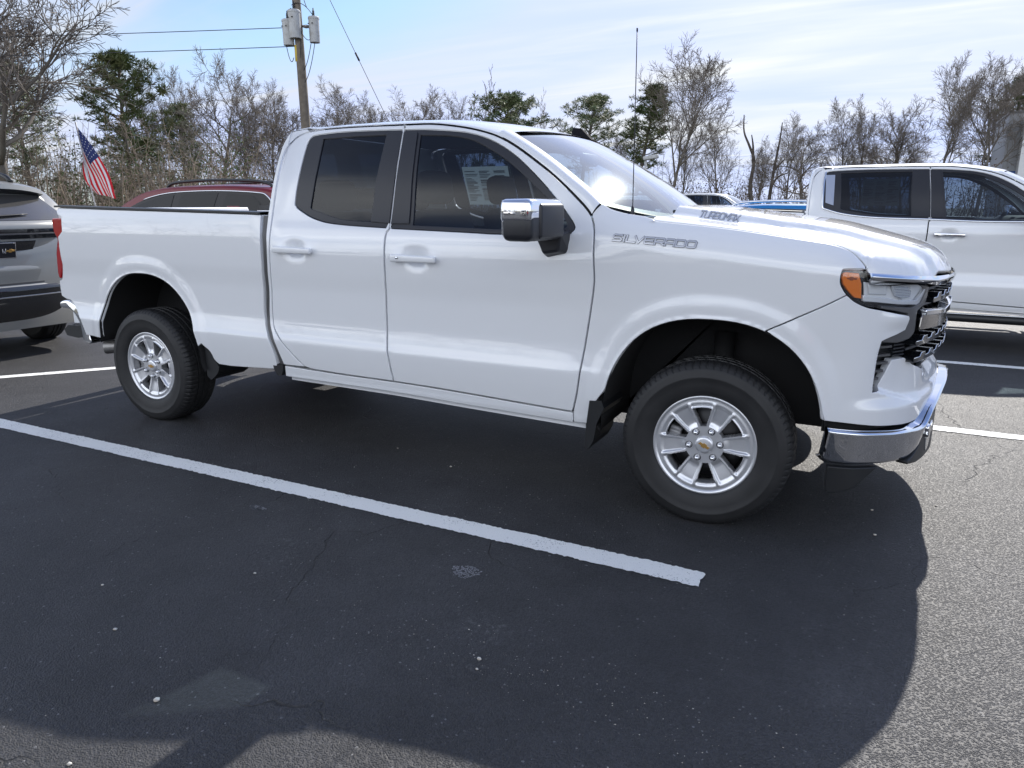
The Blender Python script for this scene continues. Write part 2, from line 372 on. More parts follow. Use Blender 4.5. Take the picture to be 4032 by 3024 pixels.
# ------------------------------------------------------------------ ground
def asphalt():
    m = bpy.data.materials.new('asphalt'); m.use_nodes = True; t = m.node_tree; b = t.nodes['Principled BSDF']; l = t.links
    tx = t.nodes.new('ShaderNodeTexCoord'); P = tx.outputs['Object']
    def nz(s, d, r=.6):
        n = t.nodes.new('ShaderNodeTexNoise'); n.inputs['Scale'].default_value = s; n.inputs['Detail'].default_value = d; n.inputs['Roughness'].default_value = r; l.new(P, n.inputs['Vector']); return n.outputs['Fac']
    def mr(x, a, b_, c, d):
        n = t.nodes.new('ShaderNodeMapRange'); n.inputs[1].default_value = a; n.inputs[2].default_value = b_; n.inputs[3].default_value = c; n.inputs[4].default_value = d; l.new(x, n.inputs[0]); return n.outputs[0]
    def mt(op, a, c):
        n = t.nodes.new('ShaderNodeMath'); n.operation = op
        for i, q in enumerate((a, c)):
            if isinstance(q, (int, float)): n.inputs[i].default_value = q
            else: l.new(q, n.inputs[i])
        return n.outputs[0]
    big = mt('MULTIPLY', mr(nz(.55, 6), .3, .7, .70, 1.35), mr(nz(1.9, 7, .7), .35, .65, .82, 1.22)); mid = mr(nz(6, 4), .3, .7, .88, 1.12)
    vo = t.nodes.new('ShaderNodeTexVoronoi'); vo.inputs['Scale'].default_value = 170; l.new(P, vo.inputs['Vector'])
    vc = t.nodes.new('ShaderNodeSeparateColor'); l.new(vo.outputs['Color'], vc.inputs[0])
    stone = mr(vc.outputs[0], 0, 1, .68, 1.32); speck = mr(vc.outputs[1], .9955, .9975, 0, 1)
    val = mt('MULTIPLY', mt('MULTIPLY', big, mid), stone)
    # fine cracks: thin ridges of a warped voronoi edge, only where a mask allows
    wv = t.nodes.new('ShaderNodeTexNoise'); wv.inputs['Scale'].default_value = 2.2; wv.inputs['Detail'].default_value = 6; l.new(P, wv.inputs['Vector'])
    va = t.nodes.new('ShaderNodeVectorMath'); va.operation = 'MULTIPLY_ADD'; l.new(wv.outputs['Color'], va.inputs[0]); va.inputs[1].default_value = (.55,.55,0); l.new(P, va.inputs[2])
    ve = t.nodes.new('ShaderNodeTexVoronoi'); ve.feature = 'DISTANCE_TO_EDGE'; ve.inputs['Scale'].default_value = .8; l.new(va.outputs[0], ve.inputs['Vector'])
    crack = mt('MULTIPLY', mr(ve.outputs['Distance'], 0, .0032, 1, 0), mr(nz(1.1, 3), .48, .60, 0, 1))
    val = mt('MULTIPLY', val, mr(crack, 0, 1, 1, .35))
    # chalky scuffs
    sc1 = mt('MULTIPLY', mr(nz(1.7, 8, .75), .58, .72, 0, 1), mr(nz(40, 3), .5, .68, 0, 1))
    col = t.nodes.new('ShaderNodeMix'); col.data_type = 'RGBA'; col.inputs['A'].default_value = (0,0,0,1); col.inputs['B'].default_value = (.0345,.0345,.0365,1); l.new(val, col.inputs['Factor']); col.clamp_factor = False
    c2 = t.nodes.new('ShaderNodeMix'); c2.data_type = 'RGBA'; l.new(col.outputs['Result'], c2.inputs['A']); c2.inputs['B'].default_value = (.22,.22,.22,1)
    l.new(mt('MAXIMUM', mt('MULTIPLY', sc1, .55), mt('MULTIPLY', speck, .75)), c2.inputs['Factor']); l.new(c2.outputs['Result'], b.inputs['Base Color'])
    b.inputs['Roughness'].default_value = .58; b.inputs['Specular IOR Level'].default_value = .5
    vd = mr(vo.outputs['Distance'], 0, .6, 1, 0)
    hg = mt('ADD', mt('MULTIPLY', vd, .6), mt('MULTIPLY', nz(60, 3), .8)); hg = mt('SUBTRACT', hg, mt('MULTIPLY', crack, 1.5))
    bp = t.nodes.new('ShaderNodeBump'); bp.inputs['Strength'].default_value = 1.0; bp.inputs['Distance'].default_value = .0075; l.new(hg, bp.inputs['Height']); l.new(bp.outputs[0], b.inputs['Normal'])
    return m
ASPH = asphalt()
g = mk('ground', [(-400,-400,-.012),(400,-400,-.012),(400,400,-.012),(-400,400,-.012)], [(0,1,2,3)], mat('dry_grass_soil',(.10,.085,.05),.95,bump=(3,.6,.05),noise_col=((.055,.06,.025),.6,.4,.6)), smooth=False); tag(g, kind='structure')
pk = mk('parking_lot', [(-33,-40,0),(60,-40,0),(60,40,0),(-33,40,0)], [(0,1,2,3)], ASPH, smooth=False); tag(pk, kind='structure')
def line_paint():
    m = bpy.data.materials.new('line_paint'); m.use_nodes = True; t = m.node_tree; b = t.nodes['Principled BSDF']; l = t.links
    tx = t.nodes.new('ShaderNodeTexCoord'); n = t.nodes.new('ShaderNodeTexNoise'); n.inputs['Scale'].default_value = 9; n.inputs['Detail'].default_value = 8; n.inputs['Roughness'].default_value = .7; l.new(tx.outputs['Object'], n.inputs['Vector'])
    mr = t.nodes.new('ShaderNodeMapRange'); mr.inputs[1].default_value = .27; mr.inputs[2].default_value = .36; l.new(n.outputs['Fac'], mr.inputs[0])
    mx_ = t.nodes.new('ShaderNodeMix'); mx_.data_type = 'RGBA'; mx_.inputs['A'].default_value = (.62,.62,.59,1); mx_.inputs['B'].default_value = (.84,.84,.80,1); l.new(mr.outputs[0], mx_.inputs['Factor']); l.new(mx_.outputs['Result'], b.inputs['Base Color'])
    vo = t.nodes.new('ShaderNodeTexVoronoi'); vo.inputs['Scale'].default_value = 150; l.new(tx.outputs['Object'], vo.inputs['Vector'])
    n3 = t.nodes.new('ShaderNodeTexNoise'); n3.inputs['Scale'].default_value = 160; n3.inputs['Detail'].default_value = 3; l.new(tx.outputs['Object'], n3.inputs['Vector'])
    n4 = t.nodes.new('ShaderNodeTexNoise'); n4.inputs['Scale'].default_value = 3.5; n4.inputs['Detail'].default_value = 4; l.new(tx.outputs['Object'], n4.inputs['Vector'])
    ad_ = t.nodes.new('ShaderNodeMath'); ad_.operation = 'MULTIPLY_ADD'; l.new(n4.outputs['Fac'], ad_.inputs[0]); ad_.inputs[1].default_value = .45; l.new(n3.outputs['Fac'], ad_.inputs[2])
    m3 = t.nodes.new('ShaderNodeMapRange'); m3.inputs[1].default_value = .86; m3.inputs[2].default_value = .94; l.new(ad_.outputs[0], m3.inputs[0])
    mx3 = t.nodes.new('ShaderNodeMix'); mx3.data_type = 'RGBA'; l.new(m3.outputs[0], mx3.inputs['Factor']); l.new(mx_.outputs['Result'], mx3.inputs['A']); mx3.inputs['B'].default_value = (.10,.10,.10,1); l.new(mx3.outputs['Result'], b.inputs['Base Color'])
    bp = t.nodes.new('ShaderNodeBump'); bp.inputs['Strength'].default_value = .5; bp.inputs['Distance'].default_value = .003; l.new(vo.outputs['Distance'], bp.inputs['Height']); l.new(bp.outputs[0], b.inputs['Normal'])
    b.inputs['Roughness'].default_value = .7; return m
PAINT = line_paint()
def line(p0, p1, wd, label):
    p0 = np.array(p0, float); p1 = np.array(p1, float); d = (p1-p0); ln = np.hypot(*d); d /= ln; n_ = np.array((-d[1], d[0])); k = max(2,int(ln/.012)) if ln < 12 else 400; rnd = random.Random(int(ln*100))
    V = []; 
    for i in range(k+1):
        q = p0+d*ln*i/k; j = lambda: rnd.gauss(0,.0028)+.004*noise.noise(Vector((q[0]*3,q[1]*3,5)))
        e = rnd.gauss(0,.006) if i in (0,k) else 0; 
        for tt in (-1,-.7,-.4,-.1,.2,.5,.8,1): V.append((*(q+n_*(wd/2*tt+(j() if abs(tt) == 1 else 0))+d*(rnd.gauss(0,.005) if i in (0,k) else 0)),.004))
    F = [(i*8+c,(i+1)*8+c,(i+1)*8+c+1,i*8+c+1) for i in range(k) for c in range(7)]
    o = mk('parking_line', V, F, PAINT, smooth=False); return tag(o, label, 'parking line', kind='structure')
line((-2.2,-1.527),(3.89,-1.515),.125,'long white painted line in front of the white extended-cab pickup truck')
line((4.2,1.235),(9.5,1.30),.12,'white painted line just past the chrome front bumper of the pickup truck')
line((2.2,3.66),(9.5,3.80),.12,'white painted line beside the running board of the white crew-cab truck')
line((-2.75,-1.27),(-1.2,.70),.11,'slanting white painted line behind the rear wheel of the pickup truck')
line((-11,.93),(-4.75,.93),.12,'white painted line under the silver SUV at the left edge')
# ------------------------------------------------------------------ the pickup truck
truck = thing('pickup_truck', 'shiny white extended-cab pickup truck with black door pillars filling the middle of the parking lot', 'pickup truck')
WHEEL_H = .378
def woff_nose(s, z): return woff(s, z)*(1-sm(4.2,4.42,s))
HANDLES = ((1.39,1.197),(2.215,1.175))
def woff_door(s, z):
    w_ = woff(s, z)
    for hx, hz in HANDLES: w_ = w_-.024*np.exp(-((np.abs(s-hx)/.062)**2.6+(np.abs(z-hz)/.047)**2.6))
    return w_
ar = arch_pts(AR,.38); af = arch_pts(AF,.38)
def clipz(pts, lo): return [q for q in pts if q[1] >= lo]
# bed side
ar_r = [q for q in ar if q[1] > .56]
bed_outline = ([(-.775,1.431),(-.234,1.419),(.4,1.408),(1.128,1.394)] + smooth_poly([(1.130,1.38),(1.130,1.25),(1.127,1.16),(1.120,1.07),(1.106,.923),(1.099,.839),(1.106,.747),(1.138,.668),(1.170,.575),(1.182,.475)])
  + [(.778,.453)] + smooth_poly([(.67,.456),(.635,.485),(.612,.54),(.56,.585)]) + ar_r[::-1] + [(-.45,.54),(-.625,.545)] + smooth_poly([(-.655,.655),(-.754,.772),(-.823,.79),(-.874,.81)])
  + [(-.878,.86),(-.872,.922),(-.838,.934),(-.797,1.039),(-.795,1.136),(-.788,1.232),(-.735,1.27),(-.735,1.365),(-.775,1.379),(-.79,1.405)])
both('bed_side', bed_outline, WHITE, truck, wf=woff, depth=.03, hs=(.016,.013))
# doors
seamB = smooth_poly([(1.976,1.872),(1.978,1.845),(2.005,1.58),(2.026,1.345),(2.017,1.31),(2.014,1.29),(2.014,1.16),(2.002,.913),(2.002,.744),(2.018,.619),(2.034,.495)])
rd_rear = smooth_poly([(1.200,1.286),(1.194,1.163),(1.173,.945),(1.163,.80),(1.181,.725),(1.245,.655),(1.322,.58),(1.40,.515)])
rd_up = smooth_poly([(1.200,1.286),(1.194,1.471),(1.196,1.645),(1.204,1.745),(1.223,1.805),(1.264,1.85),(1.35,1.869),(1.532,1.876),(1.752,1.876)])
rdoor_o = rd_up + seamB + smooth_poly([(1.707,.498),(1.45,.505)]) + rd_rear[::-1][:-1]
rsur = smooth_poly([(1.33,1.452),(1.322,1.52),(1.317,1.62),(1.312,1.731),(1.314,1.80),(1.330,1.829),(1.37,1.841),(1.526,1.850),(1.739,1.850),(1.963,1.845)])+smooth_poly([(1.972,1.842),(1.992,1.60),(2.010,1.350)])+smooth_poly([(2.005,1.330),(1.841,1.336),(1.684,1.344),(1.573,1.356),(1.479,1.378),(1.404,1.407),(1.352,1.432)])
fd_seam = smooth_poly([(1.983,1.872),(2.165,1.867),(2.364,1.84),(2.512,1.806),(2.61,1.771),(2.71,1.721),(2.81,1.662),(2.907,1.601),(3.0,1.534),(3.075,1.473),(3.121,1.434),(3.155,1.400),(3.178,1.360),(3.192,1.31),(3.199,1.217),(3.205,1.096),(3.185,.949),(3.157,.761),(3.131,.571),(3.104,.456)])
fdoor_o = fd_seam + smooth_poly([(2.708,.473),(2.334,.488),(2.04,.495)]) + [(q[0]+.004, q[1]) for q in seamB[::-1]]
fsur = smooth_poly([(1.984,1.844),(2.141,1.838),(2.332,1.820),(2.426,1.803),(2.523,1.774),(2.62,1.731),(2.719,1.673),(2.818,1.600),(2.914,1.521),(2.989,1.451),(3.051,1.390),(3.080,1.356),(3.086,1.339),(3.073,1.324),(3.032,1.315),(2.702,1.309),(2.549,1.313),(2.372,1.318),(2.187,1.323),(2.045,1.327)])+smooth_poly([(2.036,1.335),(2.012,1.60),(1.984,1.83)])
rgl = [(1.421,1.817),(1.644,1.823),(1.869,1.822),(1.876,1.571),(1.894,1.358)]+smooth_poly([(1.80,1.361),(1.674,1.372),(1.513,1.411),(1.455,1.428),(1.447,1.45),(1.445,1.502),(1.438,1.635),(1.424,1.80)])
fgl = smooth_poly([(2.096,1.812),(2.245,1.804),(2.34,1.793),(2.436,1.77),(2.535,1.728),(2.635,1.677),(2.734,1.613),(2.83,1.543),(2.923,1.472),(3.016,1.390),(3.045,1.352),(3.03,1.338)])+[(2.671,1.331),(2.172,1.344),(2.130,1.606)]
bp_r = [(1.872,1.835),(1.975,1.838),(2.003,1.58),(2.024,1.352),(1.897,1.358),(1.879,1.571)]
bp_f = [(1.985,1.838),(2.077,1.828),(2.112,1.60),(2.150,1.351),(2.033,1.350),(2.012,1.58)]
for mir in (False, True):
    kw = dict(mirror=mir)
    for nm, out, hole, gl, bp, gm, hx in (('rear_door', rdoor_o, rsur, rgl, bp_r, GLASS_T, 0), ('front_door', fdoor_o, fsur, fgl, bp_f, GLASS_F, 1)):
        d = panel(nm, out, WHITE, truck, holes=[hole], wf=woff_door, depth=.03, **kw)
        panel('window_surround', hole, SATIN, d, holes=[gl], off=-.004, gap=.0, depth=.012, rr=.003, **kw)
        panel('pillar_cover', bp, GLOSSB if 0 else SATIN, d, off=.004, gap=.001, depth=.01, rr=.002, **kw)
        panel('window', gl, gm, d, off=-.012, gap=-.006, depth=.004, rr=.001, hs=(.06,.05), **kw)
        sy = 1 if mir else -1; hx, hz = HANDLES[hx]; y0 = float(surf(hx, hz, 0, woff)[1])
        h = MB(); L2 = .140
        bm_ = MB().rbox((0,0,0),(2*L2,.022,.040),.0095,4,taper=lambda v: (v.x, v.y, v.z*(1-.18*(v.x > 0))))
        V = [(x+hx, (y-.034+.008*(x/L2)**2+y0)*(-sy), z+hz-x*.012) if mir else (x+hx, y-.034+.008*(x/L2)**2+y0, z+hz-x*.012) for x,y,z in bm_.V]
        h.add(V, bm_.F, True)
        for xx in (-.11,.11):
            ya, yb = sorted((sy*abs(y0)-sy*.01, sy*abs(y0)+sy*.028)); h.box(hx+xx-.018,hx+xx+.018,ya,yb,hz-.011,hz+.011)
        ho = h.build('handle', WHITE, d, sharp=50)
# thin chrome lock plate on the near front handle
MB().rbox((2.125,float(surf(2.125,1.175)[1])-.041,1.179),(.014,.006,.012),.002,1).build('lock_cylinder', CHROME, truck)
# fender: from the front door seam to the nose, up to the bonnet seam
hood_seam = smooth_poly([(3.18,1.405),(3.30,1.400),(3.437,1.389),(3.471,1.377),(3.585,1.366),(3.756,1.351),(3.90,1.334),(4.041,1.315),(4.139,1.303),(4.207,1.294),(4.27,1.280),(4.319,1.258),(4.351,1.228),(4.369,1.205),(4.369,1.192)])
af_f = [q for q in af if q[1] > .57]
fend_o = (smooth_poly([(3.162,1.408),(3.180,1.436),(3.200,1.450),(3.244,1.43),(3.3,1.415),(3.345,1.407),(3.405,1.399)]) + [q for q in hood_seam if q[0] > 3.445] + smooth_poly([(4.35,1.195),(4.275,1.196),(4.257,1.185),(4.254,1.143),(4.270,1.112),(4.286,1.092)])
  + [(4.224,1.058),(3.983,.931)] + [q for q in af_f[::-1] if q[0] < 3.99] + smooth_poly([(3.262,.575),(3.215,.50),(3.19,.405)])
  + [(3.108,.40),(3.110,.455)] + [(q[0]+.004,q[1]) for q in fd_seam[::-1] if q[1] < 1.398 and q[1] > .46])
both('fender', fend_o, WHITE, truck, wf=woff, depth=.03, hs=(.014,.012), gap=.0012, rr=.003)
# rocker
rock = smooth_poly([(1.225,.436),(1.978,.429),(2.516,.411),(3.104,.396)])+[(3.104,.450)]+smooth_poly([(2.708,.467),(2.334,.482),(2.034,.489),(1.707,.492),(1.42,.498),(1.235,.504)])
both('rocker_panel', rock, WHITE, truck, off=-.004, depth=.05, gap=.001)
for sy in (-1,1):
    lipk = MB()
    pts = [(1.235,sy*.93,.425),(2.0,sy*.935,.418),(2.5,sy*.935,.402),(3.16,sy*.935,.385)]
    for a, b in zip(pts[:-1], pts[1:]):
        lipk.add([(a[0],a[1],a[2]-.016),(b[0],b[1],b[2]-.016),(b[0],b[1],b[2]+.03),(a[0],a[1],a[2]+.03),(a[0],a[1]-sy*.012,a[2]-.016),(b[0],b[1]-sy*.012,b[2]-.016),(b[0],b[1]-sy*.012,b[2]+.03),(a[0],a[1]-sy*.012,a[2]+.03)],[(0,1,2,3),(7,6,5,4),(0,4,5,1),(1,5,6,2)])
    lipk.build('pinch_weld', WHITE, truck)
# cab rear pillar strip between bed gap and rear door
cabp = smooth_poly([(1.166,1.40),(1.172,1.25),(1.169,1.163),(1.155,1.027),(1.147,.926),(1.135,.813),(1.142,.74),(1.180,.655),(1.212,.569),(1.232,.510)])+[(1.39,.512)]+rd_rear[::-1]
cab_up = smooth_poly([(1.166,1.40),(1.170,1.567),(1.180,1.733),(1.192,1.815),(1.215,1.865),(1.28,1.884)])
both('cab_pillar', cab_up[::-1]+cabp[8:]+rd_up[1:-14], WHITE, truck, depth=.05)
# dark shells behind the gaps
core = [(-.72,1.33),(1.12,1.31)]+[(1.21,1.29),(3.17,1.29),(3.45,1.26),(4.2,1.2),(4.22,1.08)]+[q for q in arch_pts(AF,.38,grow=.012)[::-1] if q[1] > .5]+[(3.2,.43),(1.24,.45),(.66,.50)]+[q for q in arch_pts(AR,.38,grow=.012)[::-1] if q[1] > .55]+[(-.62,.57),(-.8,.83)]
both('inner_shell', core, VOID, truck, off=-.034, gap=0, depth=.004, hs=(.08,.06))
# ---- bonnet
woff_nose = lambda s, z: woff(s, z)*(1-sm(4.2,4.42,s))
_ls = np.linspace(4.385,5.385,70); LEAD = surf(_ls, np.interp(_ls,[4.385,4.6,4.88,5.385],[1.190,1.177,1.165,1.156]), .001+.006*np.clip((_ls-4.45)/.2,0,1), woff_nose)
def lead_y(a): return np.interp(a, -LEAD[::-1,1], LEAD[::-1,0])
seam3 = surf(np.array([q[0] for q in hood_seam]), np.array([q[1] for q in hood_seam]))
SZ = Cub([3.15,3.437,3.756,4.041,4.139,4.235,4.29,4.36,4.45,4.55,4.63,4.69],[1.410,1.388,1.351,1.315,1.303,1.287,1.274,1.258,1.238,1.212,1.185,1.160])
def hood_z(x, y):
    a = np.abs(y); ye = np.interp(x, seam3[:,0], -seam3[:,1]); de = np.maximum(ye-a, 0)
    z = SZ(x)+.009*(1-np.exp(-de/.02))+.008*np.minimum(de,.3)/.3
    # raised centre with a crisp shoulder that fades to the nose
    sh = .70-.10*sm(3.5,4.65,x); up = sm(sh, sh-.085, a); fade = .042*(1-.25*sm(4.05,4.6,x)); z = z+up*fade+.010*up*(1-(a/sh)**2)
    z = z-.008*np.exp(-((a-(sh-.17))/.035)**2)*sm(3.5,3.75,x)*(1-sm(4.35,4.6,x))
    df = np.maximum(lead_y(a)-x, 0)
    z = z-.052*np.clip(1-df/.12,0,1)**2.2-.035*np.clip(1-df/.04,0,1)**2
    return z
_hz0 = hood_z
_sx = seam3[:,0]; _o = np.argsort(_sx); _cor = (seam3[:,2]-_hz0(seam3[:,0], seam3[:,1]))[_o]; _sx = _sx[_o]
def hood_z(x, y):
    a = np.abs(y); ye = np.interp(x, seam3[:,0], -seam3[:,1]); de = np.maximum(ye-a, 0)
    return _hz0(x, y)+np.interp(x, _sx, _cor)*np.exp(-de/.09)
def HS(x, y, o):
    p = np.stack([x, y, hood_z(x, y)+o], -1); return p
fr = [(float(a), float(b)) for a, b in LEAD[:,:2] if b < -.004]; fr = [(a,-b) for a,b in fr]; fr = fr+[(a,-b) for a,b in fr[::-1]]
# seam line in plan, both sides, ending where it meets the leading edge
sl = [(float(a), float(b)) for a, b in zip(seam3[:,0], seam3[:,1]) if a > 3.442]
cowl = [(3.43-.0+.10*(1-(y/.93)**2), y) for y in np.linspace(-.86,.86,24)]
hood_o = sl + fr[::-1] + [(a,-b) for a,b in sl[::-1]] + [(float(a),float(b)) for a,b in cowl[::-1]]
hood = panel('hood', hood_o, WHITE, truck, S=HS, gap=.002, depth=.008, hs=(.03,.022), rr=.004)
# cowl under the windshield
ck = MB(); n_ = 24
V = []; 
for y in np.linspace(-.93,.93,n_+1):
    x = 3.43+.10*(1-(y/.93)**2); x0 = 3.20+.33*(1-(y/.9)**2)*.9 if abs(y) < .9 else 3.2
    V += [(x+.03,y,1.375+.02*(1-(y/.9)**2)),(x-.03,y,1.372+.02*(1-(y/.9)**2)),(min(x-.06,x0-.12),y,1.385)]
F = [(i*3+j,i*3+3+j,i*3+4+j,i*3+1+j) for i in range(n_) for j in range(2)]
ck.add(V,F,True).build('cowl', BLACKP, truck)
# ---- roof
def grid(nu, nv, fn, name, m, parent, flip=False, **k):
    V = []; 
    for i in range(nu+1):
        for j in range(nv+1): V.append(fn(i/nu, j/nv))
    F = [(i*(nv+1)+j,(i+1)*(nv+1)+j,(i+1)*(nv+1)+j+1,i*(nv+1)+j+1) for i in range(nu) for j in range(nv)]
    if flip: F = [f[::-1] for f in F]
    return mk(name, V, F, m, parent, **k)
SEAMX = np.array([q[0] for q in rd_up if q[1] > 1.868]+[q[0] for q in fd_seam if q[1] > 1.39]); SEAMZ = np.array([q[1] for q in rd_up if q[1] > 1.868]+[q[1] for q in fd_seam if q[1] > 1.39])
def RS(x): return np.interp(x,[1.17,1.19,1.215,1.28,1.35],[1.79,1.822,1.867,1.886,1.879]) if x < 1.36 else np.interp(x, SEAMX, SEAMZ)+.005
RC = Cub([1.15,1.25,1.5,1.9,2.2,2.45,2.6,2.72],[1.885,1.908,1.922,1.928,1.918,1.892,1.865,1.835])
def roof_pt(u, v):            # u rear to front, v -1 (right seam) .. 1 (left seam)
    a = abs(v); sgn = -1 if v < 0 else 1
    xe = 2.72-.115*a**2.2; x0 = 1.20-.065*(1-a**4); x = x0+(xe-x0)*u
    zs = float(RS(x)); ys_ = -float(surf(np.array([x]), np.array([zs]))[0,1])-.001
    y = ys_*a; h = (1-a**2.6)**(1/1.75)
    z = zs+(float(RC(x))-zs)*h
    if u == 0: z -= .02
    return (x, sgn*y, z)
def vmap(j): # crowd samples near both seams
    t = 2*j-1; return math.copysign(1-(1-abs(t))**1.8, t)
us = [0,.01,.03,.06]+list(np.linspace(.1,1,34)); nv = 64
V = [roof_pt(u, vmap(j/nv)) for u in us for j in range(nv+1)]
F = [(i*(nv+1)+j,(i+1)*(nv+1)+j,(i+1)*(nv+1)+j+1,i*(nv+1)+j+1) for i in range(len(us)-1) for j in range(nv)]
roof = mk('roof', V, F, WHITE, truck)
# seam skirt so that no light falls through the roof ditch
sk = MB(); xs_ = np.linspace(1.4,3.15,60)
for sy in (-1,1):
    zz_ = np.interp(xs_, SEAMX, SEAMZ); A = surf(xs_, zz_-.02, -.02); B = surf(xs_, zz_+.003, -.020)
    V = [(q[0],-sy*q[1]*-1 if False else sy*abs(q[1]),q[2]) for q in A]+[(q[0],sy*abs(q[1]),q[2]) for q in B]
    n_ = len(xs_); MB().add(V, [(i,i+1,n_+i+1,n_+i) for i in range(n_-1)]).build('roof_ditch', VOID, truck, recalc=False)
# ---- A pillars and windshield
def ws(v, h):      # v -1..1 across, h 0 base .. 1 top
    yb = .865*v; xb = 3.49-.30*abs(v)**2.1; zb = 1.372+.085*abs(v)**2.6
    yt = .665*v; xt = 2.72-.112*abs(v)**2.2; zt = 1.836-.020*abs(v)**2.5
    q = np.array([xb+(xt-xb)*h, yb+(yt-yb)*h, zb+(zt-zb)*h]); b = .030*4*h*(1-h)*(.6+.4*(1-v*v)); return q+np.array([.5,0,.86])*b
grid(24, 40, lambda h, v: tuple(ws(2*v-1, h)+np.array([-.003,0,-.004])), 'windshield', GLASS_W, truck, flip=True)
frt = MB()   # black ceramic border of the glass, just inside
for (h0,h1,v0,v1) in ((.93,1.0,-1,1),(0,.05,-1,1)):
    for k in range(30):
        a = v0+(v1-v0)*k/30; b = v0+(v1-v0)*(k+1)/30; o_ = np.array([-.006,0,-.008])
        frt.add([ws(a,h0)+o_,ws(b,h0)+o_,ws(b,h1)+o_,ws(a,h1)+o_],[(0,1,2,3)])
for sg in (-1,1):
    for k in range(30):
        a = k/30; b = (k+1)/30; o_ = np.array([-.006,0,-.008])
        frt.add([ws(sg*.955,a)+o_,ws(sg*.955,b)+o_,ws(sg,b)+o_,ws(sg,a)+o_],[(0,1,2,3)])
frt.build('windshield_border', BLACKP, truck, recalc=False)
apx = [q for q in fd_seam if q[0] > 2.56 and q[1] > 1.398]; apx = dens(apx, .02, False)
for sg in (-1,1):
    V = []; nA = len(apx); NV = 10
    for i, q in enumerate(apx):
        t = i/(nA-1); sp = surf(np.array([q[0]+.004]), np.array([q[1]+.006]))[0]
        e = ws(-1, 1-t)+np.array([0,0,.004]); 
        n1 = np.cross(np.array([0,0,1.]), np.array([1,0,0]))
        for j in range(NV+1):
            v = j/NV; p_ = sp*(1-v)+e*v; b = 4*v*(1-v)*.022*(1-.3*v)
            d = np.array([.35,-.75,.55]); p_ = p_+d*b
            V.append((p_[0], p_[1] if sg < 0 else -p_[1], p_[2]))
    F = [(i*(NV+1)+j,(i+1)*(NV+1)+j,(i+1)*(NV+1)+j+1,i*(NV+1)+j+1) for i in range(nA-1) for j in range(NV)]
    mk('windshield_pillar', V, F if sg < 0 else [f[::-1] for f in F], WHITE, truck)
# header strip between roof front edge and glass
# ---- cab back wall with rear window
zb = np.linspace(1.0,1.85,22)
def back(i, j):
    z = 1.0+.86*i; y = (-float(surf(np.array([1.19]), np.array([z]))[0,1])-.012)*(2*j-1); a = abs(2*j-1)
    return (1.165+.02*i+.03*a**8, y, z)
mkb = grid(22, 30, back, 'cab_back', WHITE, truck, flip=True)
MB().rbox((1.172,0,1.60),(.012,1.30,.36),.005,1).build('rear_window', GLOSSB, truck)
fn = MB(); fb = [(2.50,1.862),(2.505,1.930),(2.56,1.924),(2.655,1.838)]
V = [(x,.42+dy*(1 if k in (0,3) else .35),z) for dy in (-.035,.035) for k,(x,z) in enumerate(fb)]
fn.add(V,[(0,1,2,3),(7,6,5,4),(0,4,5,1),(1,5,6,2),(2,6,7,3)]).build('shark_fin_antenna', mat('matte_black',(.010,.010,.011),.85,spec=.1), truck)
# ---- bed
for sy in (-1,1):
    b = MB(); pts = [(-.80,1.431),(-.234,1.419),(.4,1.408),(1.13,1.394)]
    for (xa,za),(xb,zb_) in zip(pts[:-1],pts[1:]):
        ya = sy*.985; yi = sy*.900
        b.add([(xa,ya,za),(xb,ya,zb_),(xb,ya,zb_+.012),(xa,ya,za+.012),(xa,yi,za+.016),(xb,yi,zb_+.016),(xb,yi,zb_-.03),(xa,yi,za-.03)],[(0,1,2,3),(3,2,5,4),(4,5,6,7)])
    b.build('bed_rail_cap', BLACKP, truck)
bi = MB()
bi.box(-.80,1.12,-.55,.55,.86,.88)
for sy in (-1,1):
    ya, yb = sorted((sy*.55,sy*.88))
    bi.box(.62,1.12,ya,yb,.86,.88); bi.box(-.80,-.50,ya,yb,.86,.88); bi.box(-.50,.62,ya,yb,1.03,1.05)
    bi.box(-.50,.62,*sorted((sy*.54,sy*.555)),.88,1.05)
    bi.box(-.80,1.12,min(sy*.88,sy*.90),max(sy*.88,sy*.90),1.04,1.40); bi.box(.64,1.12,min(sy*.88,sy*.90),max(sy*.88,sy*.90),.88,1.04); bi.box(-.80,1.12,min(sy*.905,sy*.96),max(sy*.905,sy*.96),1.36,1.39)
bi.box(1.09,1.125,-.90,.90,.80,1.385)
bi.build('bed_box', WHITE, truck)
tg = MB().rbox((-.845,0,1.12),(.06,1.62,.60),.02,3); tg.rbox((-.862,0,1.405),(.09,1.60,.045),.012,2); tg.build('tailgate', WHITE, truck)
for sy in (-1,1):
    bc = MB(); V = []
    pr = [(-.80,.62),(-.80,.83),(-.75,.84),(-.75,1.23),(-.76,1.24),(-.76,1.39),(-.71,1.39),(-.70,.62)]
    bc.prism(pr, *sorted((sy*.70,sy*.955)), 'xz').build('bed_corner_post', WHITE, truck)
# ---- tail lamps
tl = smooth_poly([(-.85,1.345),(-.835,1.357),(-.74,1.358),(-.728,1.345),(-.730,1.28),(-.745,1.255),(-.785,1.232),(-.800,1.20),(-.805,1.17),(-.795,1.136),(-.797,1.039),(-.84,.945),(-.858,.942),(-.868,.981),(-.858,1.08),(-.851,1.124),(-.825,1.19),(-.818,1.22),(-.848,1.263)],2,True)
for sy in (-1,1):
    b = MB(); ya, yb = sorted((sy*.80,sy*.984)); b.prism(tl, ya, yb, 'xz'); o = b.build('tail_lamp', RED_L, truck)
    bv = o.modifiers.new('b','BEVEL'); bv.width = .008; bv.segments = 2; bv.limit_method = 'ANGLE'; bv.angle_limit = R(50)
